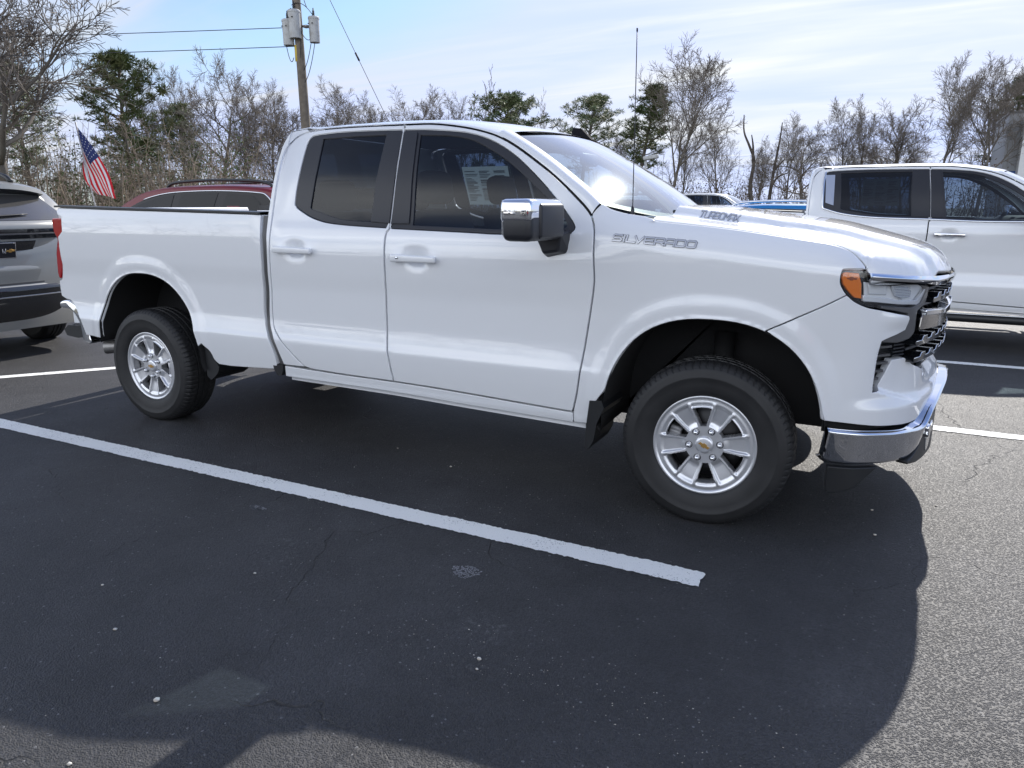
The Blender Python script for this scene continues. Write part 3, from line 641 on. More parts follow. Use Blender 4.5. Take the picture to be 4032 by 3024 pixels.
# ---- rear bumper
rb = smooth_poly([(-.947,.737),(-.927,.768),(-.841,.778),(-.765,.748),(-.741,.730),(-.666,.642),(-.651,.536),(-.645,.478),(-.718,.480),(-.732,.511),(-.744,.619),(-.815,.705),(-.923,.716)],3,True)
for sy in (-1,1):
    b = MB(); ya, yb = sorted((sy*.76,sy*.958)); b.prism(rb, ya, yb, 'xz'); o = b.build('rear_bumper_end', CHROME, truck)
    bv = o.modifiers.new('b','BEVEL'); bv.width = .014; bv.segments = 3; bv.limit_method = 'ANGLE'; bv.angle_limit = R(60)
    for p_ in o.data.polygons: p_.use_smooth = True
    b = MB(); ya, yb = sorted((sy*.74,sy*.945)); b.prism([(-.95,.558),(-.90,.592),(-.74,.60),(-.70,.52),(-.80,.505),(-.925,.515)], ya, yb, 'xz')
    st = b.build('bumper_step', BLACKP, truck)
    k = MB()
    for i in range(4):
        for j in range(6):
            x_ = -.885+i*.032; y_ = sy*(.76+j*.03); k.box(x_,x_+.018,y_-.010,y_+.010,.590,.601)
    k.build('tread_pad', SMOKE, st)
    b = MB(); ya, yb = sorted((sy*.70,sy*.93)); b.prism([(-.95,.745),(-.84,.80),(-.72,.79),(-.70,.74),(-.80,.72),(-.92,.715)], ya, yb, 'xz'); b.build('bumper_top_pad', BLACKP, truck)
MB().rbox((-1.00,0,.66),(.12,1.50,.20),.03,3).build('rear_bumper', CHROME, truck)
ex = MB().tube([(-.02,-.60,.50),(-.25,-.72,.485),(-.40,-.80,.462),(-.56,-.90,.45)],[.045,.045,.048,.05],16,cap=False); ex.tube([(-.56,-.90,.45),(-.40,-.80,.462)],.043,16,cap=False); ex.build('exhaust_tip', STEEL, truck)
# grey seal closing the gap between cab and bed
for sy in (-1,1):
    V = []; pr = smooth_poly([(1.146,1.385),(1.150,1.25),(1.147,1.16),(1.137,1.05),(1.127,.923),(1.116,.83),(1.124,.74),(1.158,.66),(1.192,.57),(1.206,.49)])
    sg = MB(); A = surf(np.array([q[0]-.012 for q in pr]), np.array([q[1] for q in pr]), -.014); B = surf(np.array([q[0]+.014 for q in pr]), np.array([q[1] for q in pr]), -.024); n_ = len(pr)
    sg.add([(q[0],sy*abs(q[1]),q[2]) for q in A]+[(q[0],sy*abs(q[1]),q[2]) for q in B],[(i,i+1,n_+i+1,n_+i) for i in range(n_-1)],True); sg.build('cab_gap_seal', SMOKE, truck, recalc=False)
    b = MB(); ya, yb = sorted((sy*.93,sy*.985)); b.prism(smooth_poly([(1.143,.502),(1.221,.508),(1.212,.455),(1.195,.438),(1.168,.446)],2,True), ya, yb, 'xz'); b.build('gap_cap', BLACKP, truck)
# ---- wheel wells, chassis
for A in (AR, AF):
    for sy in (-1,1):
        o_ = arch_pts(A,.38,grow=-.002); o2 = [(q[0],q[1]) for q in o_ if q[1] > (.38 if A is AF or q[0] > 0 else .50)]
        rows = []
        fx = max(q[0] for q in o2); rx = min(q[0] for q in o2)
        path = [(rx-.02,.40 if A is AF else .50)]+[] +[q for q in o2]+[(fx+.02,.40)]
        yo = np.array([-float(surf(np.array([q[0]]), np.array([max(q[1],.56)]))[0,1])-.004 for q in path]); n_ = len(path)
        V = [(q[0],sy*yo[i],q[1]) for i,q in enumerate(path)]+[(q[0],sy*(yo[i]-.03),q[1]+.012) for i,q in enumerate(path)]+[(q[0],sy*.56,q[1]+.02) for q in path]
        b = MB(); b.add(V,[(r*n_+i,r*n_+i+1,(r+1)*n_+i+1,(r+1)*n_+i) for r in range(2) for i in range(n_-1)],True)
        b.add([(q[0],sy*.56,q[1]+.02) for q in path],[tuple(range(n_))]); b.build('wheel_well', LINER, truck, recalc=False)
ch = MB(); ch.box(1.25,3.2,-.90,.90,.44,.47); ch.box(-.9,4.2,-.46,-.36,.40,.56); ch.box(-.9,4.2,.36,.46,.40,.56); ch.box(3.15,4.45,-.55,.55,.52,.9); ch.box(-.75,1.1,-.52,.52,.80,.855)
ch.box(.3,1.3,.40,.72,.38,.62); ch.box(1.3,2.6,-.15,.15,.34,.46); ch.box(3.0,3.6,-.35,.35,.30,.5)
ch.tube([(0,-.8,.378),(0,-.2,.378),(0,0,.378),(0,.2,.378),(0,.8,.378)],[.05,.05,.14,.05,.05],12); ch.tube([(0,0,.39),(2.5,0,.44)],.04,8)
for sy in (-1,1): ch.tube([(3.745,sy*.76,.33),(3.70,sy*.42,.36)],.035,8); ch.tube([(3.745,sy*.66,.40),(3.745,sy*.60,.85)],.05,10)
ch.build('chassis', VOID, truck)
# ---- wheels
def make_wheel():
    T = MB()
    prof = [(.226,-.098),(.236,-.112),(.243,-.118),(.262,-.126),(.29,-.1325),(.318,-.134),(.322,-.1365),(.327,-.134),(.345,-.130),(.360,-.124),(.372,-.114)]
    tr_ = [(.3805,-.103),(.3845,-.094),(.387,-.078),(.3885,-.056),(.3885,-.050),(.381,-.048),(.381,-.038),(.389,-.036),(.390,-.008),(.382,-.006)]
    p = prof+tr_+[(a,-b) for a,b in tr_[::-1]]+[(a,-b) for a,b in prof[::-1]]
    nA = 300; V = []; F = []; S = []; lo, hi = len(prof), len(prof)+2*len(tr_)
    for k in range(nA):
        t = 2*math.pi*k/nA
        for j, (r, y) in enumerate(p):
            rr = r
            if lo-1 <= j <= lo+2 or hi-3 <= j <= hi: rr -= .0045*(k % 4 == 0)
            elif lo < j < hi and (k+j) % 6 == 0: rr -= .003
            x, z = rr*math.cos(t), rr*math.sin(t); yy = y
            if z < -WHEEL_H: z = -WHEEL_H+.0005*0; 
            if z < -.30: yy = y*(1+.05*((-z-.30)/.08))
            V.append((x, yy, z))
    m_ = len(p)
    for k in range(nA):
        for j in range(m_-1):
            F.append((k*m_+j,k*m_+j+1,((k+1) % nA)*m_+j+1,((k+1) % nA)*m_+j)); S.append(j < lo-2 or j > hi)
    T.V = V; T.F = F; T.S = S; T.M = [0]*len(F)
    # face of the alloy
    n = 360; rs = [.040,.055,.066,.076,.084,.088,.094,.102,.112,.125,.14,.155,.168,.174,.179,.184,.190,.196,.203,.209,.214,.218]
    def face(r, a):
        d = abs((a-36+30) % 60-30)                       # degrees from the centre of a window
        hub = -.094; spoke = hub-.014*sm(.08,.20,r)
        hw = np.interp(r,[.088,.12,.179],[8.6,11.2,14.2]); rw = np.interp(r,[.09,.13,.2],[7.0,5.2,4.2])
        fac = spoke+.0135*sm(.084,.112,r)*(1-sm(.182,.208,r))
        k = sm(hw+rw-.9,hw+rw+.9,d)*sm(.082,.098,r)
        y = spoke*(1-k)+fac*k
        if r > .179: ww = (1-sm(hw-1.5,hw+1.5,d)); y += .012*ww*(1-sm(.179,.205,r))
        if r > .2: y = y*(1-sm(.2,.209,r))+(-.104)*sm(.2,.209,r)
        win = d < hw and .088 < r < .179
        return float(y), win
    V = []; F = []; fw = {}
    for k in range(n):
        for r in rs:
            y, win = face(r, k); t = R(k); V.append((r*math.cos(t), y, r*math.sin(t)))
    m_ = len(rs)
    keep = []
    for k in range(n):
        for j in range(m_-1):
            _, win = face((rs[j]+rs[j+1])/2, k+.5)
            if not win: keep.append((k*m_+j,((k+1) % n)*m_+j,((k+1) % n)*m_+j+1,k*m_+j+1))
    from collections import Counter
    ec = Counter()
    for f in keep:
        for a, b in zip(f, f[1:]+f[:1]): ec[(min(a,b),max(a,b))] += 1
    W = MB(); W.add(V, keep, True)
    side = []; dup = {}
    VV = list(V)
    def dp(i, lvl):
        if (i,lvl) not in dup: dup[(i,lvl)] = len(VV); x,y,z = V[i]; VV.append((x*(1.0 if lvl == 0 else 1), y+(.0 if lvl == 0 else .045), z))
        return dup[(i,lvl)]
    for f in keep:
        for a, b in zip(f, f[1:]+f[:1]):
            if ec[(min(a,b),max(a,b))] == 1 and .08 < math.hypot(V[a][0],V[a][2]) < .19: side.append((dp(b,0),dp(a,0),dp(a,1),dp(b,1)))
    W = MB(); W.V = VV; W.F = keep+side; W.S = [True]*len(keep)+[False]*len(side); W.M = [0]*len(W.F)
    W.lathe([(.218,-.104),(.224,-.110),(.231,-.112),(.235,-.108),(.235,-.100),(.228,-.092)],96)
    W.lathe([(.2185,-.1035),(.212,-.080),(.206,-.03),(.204,.10),(.225,.11)],64)
    root = bpy.data.objects.new('wheel', None); link(root); root.empty_display_size = .1; root.parent = truck
    T.build('tyre', RUBBER, root, recalc=False); rim = W.build('rim', ALLOY, root, recalc=False)
    cp = MB(); cp.lathe([(.0001,-.108),(.030,-.1075),(.038,-.105),(.041,-.100),(.042,-.090)],40); cp.build('hub_cap', ALLOY, root, recalc=False)
    # gold cross emblem on the cap
    e = [(-.026,-.006),(-.010,-.006),(-.010,-.011),(.008,-.011),(.008,-.006),(.024,-.006),(.028,.006),(.012,.006),(.012,.011),(-.006,.011),(-.006,.006),(-.022,.006)]
    ca, sa = math.cos(R(-28)), math.sin(R(-28)); e = [(a*ca-b*sa,a*sa+b*ca) for a,b in e]
    MB().prism(e,-.1105,-.106,'xz').build('cap_emblem', GOLD, root)
    for k in range(6):
        ln = MB()
        a = R(6+60*k); M = Matrix.Translation((.070*math.cos(a),0,.070*math.sin(a)))
        ln.lathe([(.0001,-.117),(.006,-.1165),(.0100,-.111),(.0115,-.104),(.0115,-.080)],12,M=M)
        ln.build('lug_nut', CHROME, root, recalc=False)
    for k in range(6):
        pk = MB()
        a = R(6+60*k); M = Matrix.Translation((.070*math.cos(a),0,.070*math.sin(a))); pk.lathe([(.0118,-.0935),(.0165,-.0955)],20,M=M)
        pk.build('lug_recess', SATIN, root, recalc=False)
    bk = MB(); bk.lathe([(.05,-.02),(.165,-.02),(.168,-.017),(.168,.01),(.05,.01)],60); bk.build('brake_disc', mat('disc_iron',(.05,.05,.052),.4,.8), root)
    cal = MB(); 
    for k in range(7):
        a = R(160+k*7); M = Matrix.Rotation(-a,4,'Y'); cal.rbox((.148*math.cos(a),-.035,.148*math.sin(a)),(.055,.055,.024),.006,1,M=M)
    cal.build('brake_caliper', mat('caliper_grey',(.35,.35,.36),.5,.3), root)
    dr = MB(); dr.lathe([(.0001,.02),(.2,.02)],40); dr.build('wheel_backing', VOID, root)
    return root
wheel = make_wheel()
def place_wheel(w_, x, y, rz): w_.location = (x,y,WHEEL_H); w_.rotation_euler = (0,0,rz)
place_wheel(wheel,3.745,-.862,.05)
for x,y,rz in ((0,-.862,0),(3.745,.862,math.pi+.05),(0,.862,math.pi)):
    w2 = wheel.copy(); link(w2); place_wheel(w2,x,y,rz)
    for ch_ in list(wheel.children):
        c_ = ch_.copy(); link(c_); c_.parent = w2
for o in list(truck.children):
    if o.name.startswith('wheel') and o.type == 'EMPTY' and o.location.x < 1:
        for c_ in o.children:
            if c_.name.split('.')[0] in ('rim','hub_cap','cap_emblem','lug_nut','lug_recess'): c_.rotation_euler = (0,R(-24),0)
# ---- mud flaps
for sy in (-1,1):
    b = MB(); A = [(.550,.600),(.580,.598),(.600,.56),(.620,.50),(.65,.46),(.665,.44),(.650,.40),(.62,.37),(.58,.345),(.550,.37)]
    b.prism(A,*sorted((sy*.70,sy*.975)),'xz'); b.build('mud_flap', BLACKP, truck)
    b = MB(); B = [(3.200,.53),(3.262,.535),(3.275,.50),(3.240,.42),(3.225,.33),(3.200,.285),(3.178,.29),(3.188,.42)]
    b.prism(B,*sorted((sy*.72,sy*1.0)),'xz'); b.build('mud_flap', BLACKP, truck)
# ---- mirrors
for sy in (-1,1):
    mr = bpy.data.objects.new('door_mirror', None); link(mr); mr.parent = truck
    tp = lambda v: (v.x*(1-.10*(v.y*-sy > 0)), v.y, v.z*(1.0-.12*(v.y*-sy < 0)))
    x0, y0, z0 = 2.99, sy*1.205, 1.392
    rot = Matrix.Rotation(sy*R(4),4,'Z')
    MB().rbox((x0,y0,z0-.035),(.150,.310,.130),.032,4,M=rot).build('mirror_housing', SATIN, mr)
    MB().rbox((x0-.004,y0,z0+.028),(.157,.316,.105),.028,4,M=rot).build('mirror_cap', CHROME, mr)
    MB().rbox((x0+.070,y0-sy*.030,z0-.014),(.035,.225,.150),.018,4,M=rot).build('mirror_front_panel', SATIN, mr)
    MB().rbox((x0-.078,y0,z0),(.010,.25,.15),.004,2,M=rot).build('mirror_glass', CHROME, mr)
    ys0 = float(surf(np.array([3.0]),np.array([1.22]))[0,1])*-sy
    a_ = MB(); a_.add([(x0-.065,sy*1.06,1.315),(x0+.075,sy*1.06,1.315),(x0+.085,sy*.965,1.335),(x0-.055,sy*.965,1.335),(x0-.02,sy*1.055,1.225),(x0+.055,sy*1.055,1.235),(x0+.085,sy*.975,1.225),(x0-.03,sy*.975,1.195)],[(0,1,2,3),(4,7,6,5),(0,4,5,1),(1,5,6,2),(2,6,7,3),(3,7,4,0)])
    o = a_.build('mirror_arm', SATIN, mr); bv = o.modifiers.new('b','BEVEL'); bv.width = .012; bv.segments = 3
    MB().rbox((x0,sy*1.08,1.325),(.12,.10,.035),.012,2).build('mirror_base', SATIN, mr)
# ---- whip antenna on the right fender, wiper blade
an = MB().tube([(3.335,-.86,1.395),(3.335,-.86,1.44)],[.012,.006],10); an.tube([(3.335,-.86,1.44),(3.325,-.86,2.185)],.0022,6); an.tube([(3.325,-.86,2.183),(3.325,-.86,2.197)],.004,8)
an.build('whip_antenna', SATIN, truck)
for v0, v1, h0, h1 in ((-.52,.05,.02,.055),(.07,.62,.02,.05)):
    pts = [tuple(ws(v0+(v1-v0)*k/10, h0+(h1-h0)*math.sin(math.pi*k/10)*.6)+np.array([.02,0,.016])) for k in range(11)]
    MB().tube(pts,.009,6).build('wiper', BLACKP, truck)
# ---- interior
for y_ in (-.42,.42):
    for x_, zc in ((2.15,0),(1.42,-.02)):
        t_ = MB(); t_.rbox((x_+.22,y_,.80+zc),(.52,.52,.16),.05,3); M = Matrix.Rotation(R(-14),4,'Y'); t_.rbox((x_-.06,y_,1.10+zc),(.15,.52,.66),.06,3,M=M); seat = t_.build('seat', FABRIC, truck)
        M = Matrix.Rotation(R(-10),4,'Y'); MB().rbox((x_-.17,y_,1.545+zc*2),(.12,.27,.19),.05,4,M=M).build('headrest', FABRIC, seat)
ds_ = MB(); ds_.rbox((3.02,0,1.24),(.52,1.72,.24),.06,3); ds_.rbox((3.25,0,1.28),(.35,1.68,.12),.03,2); ds_.box(1.25,3.2,-.92,.92,.46,.52); ds_.rbox((2.35,0,.85),(.9,.26,.3),.04,2)
ds_.build('dashboard', FABRIC, truck)
M = Matrix.Translation((2.74,.42,1.22)) @ Matrix.Rotation(R(-65),4,'Y'); st = MB(); st.lathe([(.185+.016*math.cos(a),.016*math.sin(a)) for a in np.linspace(0,2*math.pi,9)[:-1]],36,axis='z',close=True,M=M); st.build('steering_wheel', FABRIC, truck)
MB().rbox((2.80,-.05,1.70),(.03,.24,.07),.015,2).build('rear_view_mirror', SATIN, truck)
lin = grid(16,20,lambda u,v: (lambda q: (q[0]*.985+.03,q[1]*.97,q[2]-.035))(roof_pt(.04+.94*u,(2*v-1)*.97)),'headliner', mat('headliner_cloth',(.10,.10,.105),.9), truck)
# window sticker on the far front door glass
PAPER = bpy.data.materials.new('sticker_paper'); PAPER.use_nodes = True
_t = PAPER.node_tree; _t.nodes.clear(); _o = _t.nodes.new('ShaderNodeOutputMaterial'); _m = _t.nodes.new('ShaderNodeMixShader'); _d = _t.nodes.new('ShaderNodeBsdfDiffuse'); _r = _t.nodes.new('ShaderNodeBsdfTranslucent')
for q_ in (_d,_r): q_.inputs[0].default_value = (.82,.80,.62,1)
_m.inputs[0].default_value = .65; _t.links.new(_d.outputs[0],_m.inputs[1]); _t.links.new(_r.outputs[0],_m.inputs[2]); _t.links.new(_m.outputs[0],_o.inputs[0]); INK = mat('sticker_ink', (.10,.10,.11), .7)
def sticker(x0,x1,z0,z1,par,off=-.03,far=True):
    f = (lambda x,z,o: [(float(a),-float(b) if far else float(b),float(c)) for a,b,c in surf(np.array(x),np.array(z),o)])
    pp = MB(); pp.add(f([x0,x1,x1,x0],[z0,z0,z1,z1],off),[(0,1,2,3)]); rnd = random.Random(5)
    for c in range(3):
        xa = x0+(x1-x0)*(.04+.32*c); zz = z1-.03
        while zz > z0+.02:
            wd = (x1-x0)*rnd.uniform(.12,.29); hh = rnd.choice((.003,.003,.004,.007))
            for q in (.002,-.002): pp.add(f([xa,xa+wd,xa+wd,xa],[zz-hh,zz-hh,zz,zz],off+q),[(0,1,2,3)],mi=1)
            zz -= hh+rnd.choice((.006,.008,.016))
    return pp.build('window_sticker', [PAPER, INK], par, recalc=False)
sticker(1.46,1.85,1.45,1.725,truck)
# ---- nose of the truck, drawn on the wrapped plan curve (s runs round the corner, 5.385 is the middle)
SN = lambda s, z, o: surf(s, z, o, woff_nose)
SC = 5.385
def nose(name, poly, m, off=0.0, depth=.02, gap=.0, rr=.004, S=None, parent=None, hs=(.03,.02)):
    return [panel(name, poly, m, parent or truck, S=S or SN, off=off, depth=depth, gap=gap, rr=rr, mirror=mi, hs=hs) for mi in (False,True)]
ZL = Cub([4.40,4.457,4.60,4.78,4.865,5.0],[.70,.682,.640,.602,.668,.70])
def S_fac(s, z, o):
    k = sm(0,.025,z-ZL(s))*(1-sm(4.60,4.80,s))*sm(4.44,4.50,s)*(1-sm(.80,.90,z)); lip = .020*sm(4.3,4.5,s)*(1-sm(.60,.66,z))
    return surf(s, z, o-.030*k+lip-.05*sm(4.8,5.0,s)*sm(.66,.76,z)+.012*sm(.93,.99,z)*(1-sm(1.0,1.03,z))*sm(4.42,4.55,s), woff_nose)
fas = ([(4.251,.560)] + [q for q in af_f[::-1] if q[0] > 3.99] + [(3.985,.9295),(4.225,1.0562),(4.287,1.0905)] + smooth_poly([(4.292,1.087),(4.325,1.063),(4.382,1.040),(4.45,1.027)]) + [(4.558,1.006)] + smooth_poly([(4.585,1.000),(4.592,.985),(4.589,.937)],3)
  + smooth_poly([(4.545,.922),(4.478,.900),(4.466,.884),(4.459,.795),(4.452,.690),(4.456,.682)]) + [(4.490,.686),(4.565,.808),(4.653,.810),(4.711,.776),(4.80,.745),(5.0,.735),(SC,.735)] + [(SC,.66),(5.284,.652),(5.05,.615),(4.894,.580),(4.82,.545),(4.743,.524),(4.62,.527),(4.479,.535),(4.35,.549)])
nose('front_fascia', fas, WHITE, S=S_fac, gap=.0015, depth=.035, rr=.003, hs=(.012,.010))
nose('grille_backing', [(4.30,1.17),(4.30,.66),(4.46,.60),(SC,.60),(SC,1.17)], VOID, off=-.10, depth=.005, hs=(.05,.05))
nose('corner_intake', [(4.455,.905),(4.685,.905),(4.67,.80),(4.60,.81),(4.50,.672),(4.440,.672)], BLACKP, off=-.078, depth=.01)
for z, a, b in ((.866,4.462,4.556),(.830,4.462,4.553),(.797,4.458,4.545),(.763,4.455,4.522),(.731,4.455,4.500),(.702,4.452,4.482)):
    nose('intake_slat', [(a,z-.006),(b,z-.005),(b,z+.005),(a,z+.004)], SMOKE, off=-.030, depth=.025, rr=.001)
for i in range(5):
    z = .884-.015*i; nose('intake_slat', [(4.575,z-.004),(4.662,z-.004),(4.662,z+.003),(4.575,z+.003)], SATIN, off=-.035, depth=.02, rr=.001)
trim = smooth_poly([(4.765,1.112),(4.762,1.06),(4.752,1.041),(4.675,1.012)],4)+smooth_poly([(4.672,.99),(4.674,.935),(4.660,.912),(4.631,.896)],4)+smooth_poly([(4.557,.884),(4.474,.892)],2)+smooth_poly([(4.48,.903),(4.545,.926),(4.594,.942)],3)+smooth_poly([(4.600,.96),(4.600,1.000),(4.580,1.010),(4.45,1.033)],4)+[(4.45,1.045),(4.62,1.030),(4.70,1.045),(4.745,1.09)]
nose('grille_surround', trim, SMOKE, off=-.006, depth=.05)
# upper chrome bar and the short lower bars
cb_o = [(4.369,1.180),(4.450,1.175),(4.575,1.165),(4.797,1.152),(5.1,1.144),(SC,1.142),(SC,1.100),(5.297,1.101),(5.0,1.105),(4.86,1.109),(4.70,1.126),(4.525,1.142),(4.379,1.152)]
def S_bar(s, z, o):
    mid = np.interp(s,[4.37,4.8,SC],[1.166,1.132,1.122]); hw = np.interp(s,[4.37,4.8,SC],[.014,.022,.021]); t = np.clip((z-mid)/hw,-1,1)
    return surf(s, z, o+.010*(1-np.abs(t)**1.6)+.014*sm(4.74,4.83,s), woff_nose)
def skin(name, m, top, bot, S, s0, ns=90, ntt=22, back=.03):
    for mi in (1,-1):
        ss = np.linspace(s0, SC, ns); V = []
        for s_ in ss:
            for j in range(ntt+1):
                t = .5-.5*math.cos(math.pi*j/ntt); z = top(s_)+(bot(s_)-top(s_))*t; q = S(np.array([s_]),np.array([z]),0.)[0]; V.append((q[0],mi*q[1],q[2]))
        n1 = ntt+1; F = [(i*n1+j,i*n1+j+1,(i+1)*n1+j+1,(i+1)*n1+j) for i in range(ns-1) for j in range(ntt)]; F = F if mi > 0 else [f[::-1] for f in F]
        c = len(V); V += [(v[0]-.02,v[1]+mi*.05,v[2]) for v in V[:n1]]; E = [(j,c+j,c+j+1,j+1) for j in range(ntt)]; F += [f[::-1] for f in E] if mi > 0 else E
        mk(name, V, F, m, truck)
skin('chrome_bar', CHROME, Cub([4.369,4.45,4.575,4.797,5.1,SC],[1.180,1.175,1.165,1.152,1.144,1.142]), Cub([4.369,4.525,4.70,4.86,5.0,SC],[1.152,1.142,1.126,1.109,1.105,1.100]), S_bar, 4.372)
nose('chrome_bar', [(4.695,1.018),(5.013,.992),(5.295,1.006),(SC,1.010),(SC,.968),(5.295,.966),(5.028,.968),(4.70,.994)], CHROME, off=.022, depth=.05, hs=(.02,.008))
nose('bar_lower_face', [(4.695,.994),(5.028,.968),(5.295,.966),(SC,.966),(SC,.910),(5.03,.908),(4.68,.931)], mat('bronze_chrome',(.34,.32,.30),.12,1), off=.008, depth=.05)
# toothed grille bars
def teeth(s0, zb, zt, per):
    top = []; s = s0
    while s < SC-.01:
        top += [(s,zb+.012),(s+per*.45,zb+.012),(s+per*.55,zt),(min(s+per*.95,SC),zt)]; s += per
    top = [q for q in top if q[0] <= SC]+[(SC,zb+.012)]
    return top
for s0, zb, zt in ((4.80,1.045,1.075),(4.66,.872,.900),(4.66,.800,.828)):
    tp = teeth(s0, zb, zt, .118); out = [(s0,zb-.008),(SC,zb-.008)]+tp[::-1]
    nose('grille_bar', out, GLOSSB, off=.012, depth=.07, rr=.002)
    for sg in (1,-1):
        P = surf(np.array([q[0] for q in tp]), np.array([q[1] for q in tp]), .012, woff_nose); MB().tube([(a,sg*b,c) for a,b,c in P],.0022,5).build('bar_edge', CHROME, truck)
for z in (1.088,1.025,.945,.845,.772):
    nose('grille_slat', [(4.66,z-.006),(SC,z-.006),(SC,z+.006),(4.66,z+.006)], SATIN, off=-.03, depth=.03, rr=.001)
for mi in (1,-1):
    ss = np.linspace(4.40,SC,40); A = surf(ss, 1.128+0*ss, -.16, woff_nose); B = surf(ss, 1.128+0*ss, .003+.017*np.clip((ss-4.55)/.2,0,1), woff_nose); n_ = len(ss)
    MB().add([(a,mi*b,c) for a,b,c in A]+[(a,mi*b,c) for a,b,c in B],[(i,i+1,n_+i+1,n_+i) for i in range(n_-1)]).build('grille_shroud', VOID, truck, recalc=False)
# ---- headlamps
hlo = smooth_poly([(4.258,1.143),(4.259,1.183),(4.276,1.194)],4)+[(4.365,1.190),(4.376,1.150),(4.70,1.122),(4.765,1.108),(4.762,1.06),(4.690,1.035)]+smooth_poly([(4.60,1.033),(4.445,1.034),(4.384,1.044),(4.328,1.068),(4.288,1.094),(4.270,1.117)],4)
amb = smooth_poly([(4.264,1.160),(4.268,1.179),(4.280,1.183)],3)+[(4.337,1.178),(4.353,1.135),(4.360,1.074)]+smooth_poly([(4.330,1.079),(4.299,1.105),(4.272,1.135)],4)
bk_ = [(4.385,1.138),(4.478,1.129),(4.480,1.086),(4.392,1.092)]
pj_ = [(4.495,1.128),(4.591,1.115),(4.621,1.097),(4.620,1.074),(4.565,1.066),(4.524,1.081)]
tm_ = [(4.362,1.090),(4.481,1.074),(4.527,1.064),(4.663,1.057),(4.741,1.100),(4.762,1.095),(4.690,1.036),(4.54,1.046),(4.364,1.066)]
REFL = mat('lamp_reflector',(.88,.89,.91),.22,.35,coat=.5); PROJ = mat('projector_glass',(.66,.68,.72),.08,.1,coat=1)
LAMPB = mat('lamp_silver',(.80,.80,.81),.4,.0,coat=.5)
for mi in (False, True):
    kw = dict(S=SN, mirror=mi, gap=0)
    h = panel('headlight', hlo, GLOSSB, truck, off=-.030, depth=.03, **kw)
    panel('turn_lamp', amb, AMBER, h, off=-.016, depth=.014, **kw)
    panel('lamp_body', [(4.368,1.142),(4.70,1.120),(4.756,1.104),(4.755,1.062),(4.685,1.040),(4.38,1.060)], LAMPB, h, off=-.027, depth=.002, **kw)
    panel('reflector', bk_, REFL, h, off=-.020, depth=.006, **kw)
    panel('projector', pj_, PROJ, h, off=-.016, depth=.01, **kw)
    panel('lamp_trim', tm_, REFL, h, off=-.012, depth=.012, rr=.003, **kw)
    panel('lens', offset_poly(hlo,.004)[0] if area(hlo) > 0 else offset_poly(hlo[::-1],.004)[0], GLASS_C, h, off=-.003, depth=.003, rr=.001, **kw)
    for i in range(7):
        z = 1.075+.0065*i; panel('lens_rib', [(4.525+(1.081-z if z < 1.081 else 0)*3-.02*(z-1.08)/.04,z),(4.615-.5*max(0,z-1.097),z),(4.615-.5*max(0,z-1.097),z+.0022),(4.525-.02*(z-1.08)/.04,z+.0022)], CHROME, h, off=-.0145, depth=.002, rr=.0004, **kw)
    # small cross mark moulded in the amber lens
    cr = [(4.283,1.160),(4.297,1.161),(4.299,1.165),(4.312,1.165),(4.313,1.161),(4.330,1.160),(4.326,1.152),(4.312,1.153),(4.311,1.149),(4.298,1.150),(4.297,1.154),(4.287,1.155)]
    panel('lens_emblem', cr, mat('amber_dark',(.30,.06,.01),.2,coat=1), h, off=-.0145, depth=.002, rr=.0005, **kw)
# ---- chrome front bumper
BT = Cub([4.25,4.36,4.48,4.66,4.80,4.904,5.05,5.284,SC],[.533,.521,.511,.500,.500,.565,.61,.650,.655]); BB = Cub([4.25,4.30,4.5,4.72,4.84,4.95,5.1,5.28,SC],[.384,.356,.341,.328,.36,.44,.52,.585,.60])
def S_bump(s, z, o):
    t = np.clip((BT(s)-z)/np.maximum(BT(s)-BB(s),.01),0,1)
    return surf(s, z, o+.024-(.020+.030*sm(4.62,4.80,s))*(1-sm(0,.08+.06*sm(4.62,4.80,s),t))-.038*t-.035*sm(.86,1.0,t)**1.5+.03*sm(4.6,4.9,s), woff_nose)
skin('front_bumper', CHROME, BT, BB, S_bump, 4.266, 120, 26)
vs_ = list(np.linspace(4.72,SC,40)); val = [(s,float(BB(s))+.01) for s in vs_]+[(SC,.27),(5.1,.285),(4.85,.30),(4.72,.322)]
nose('bumper_valance', val, BLACKP, off=.018, depth=.05)
nose('bumper_gap', [(4.262,.56),(SC,.68),(SC,.58),(4.9,.50),(4.262,.50)], VOID, off=-.045, depth=.01)
for mi in (1,-1):
    ss = np.linspace(4.28,SC,60); A = surf(ss, BT(ss)-.006, -.06, woff_nose); B = surf(ss, BT(ss)-.012, .012+.02*sm(4.6,4.9,ss), woff_nose); n_ = len(ss)
    MB().add([(a,mi*b,c) for a,b,c in A]+[(a,mi*b,c) for a,b,c in B],[(i,i+1,n_+i+1,n_+i) for i in range(n_-1)]).build('bumper_shelf', BLACKP, truck, recalc=False)
nose('air_dam', smooth_poly([(4.293,.352),(4.297,.236),(4.355,.233)],3)+smooth_poly([(4.424,.258),(4.503,.318),(4.53,.338)],4), BLACKP, off=-.005, depth=.03)
nose('tow_hook', [(4.93,.455),(5.0,.47),(5.0,.42),(4.94,.40)], CHROME, off=.035, depth=.04)
nose('fog_lamp', smooth_poly([(4.97,.39),(5.02,.44),(5.08,.40),(5.06,.33),(4.99,.32)],4,True), mat('fog_glass',(.16,.17,.18),.08,.2,coat=1), off=.022, depth=.02)
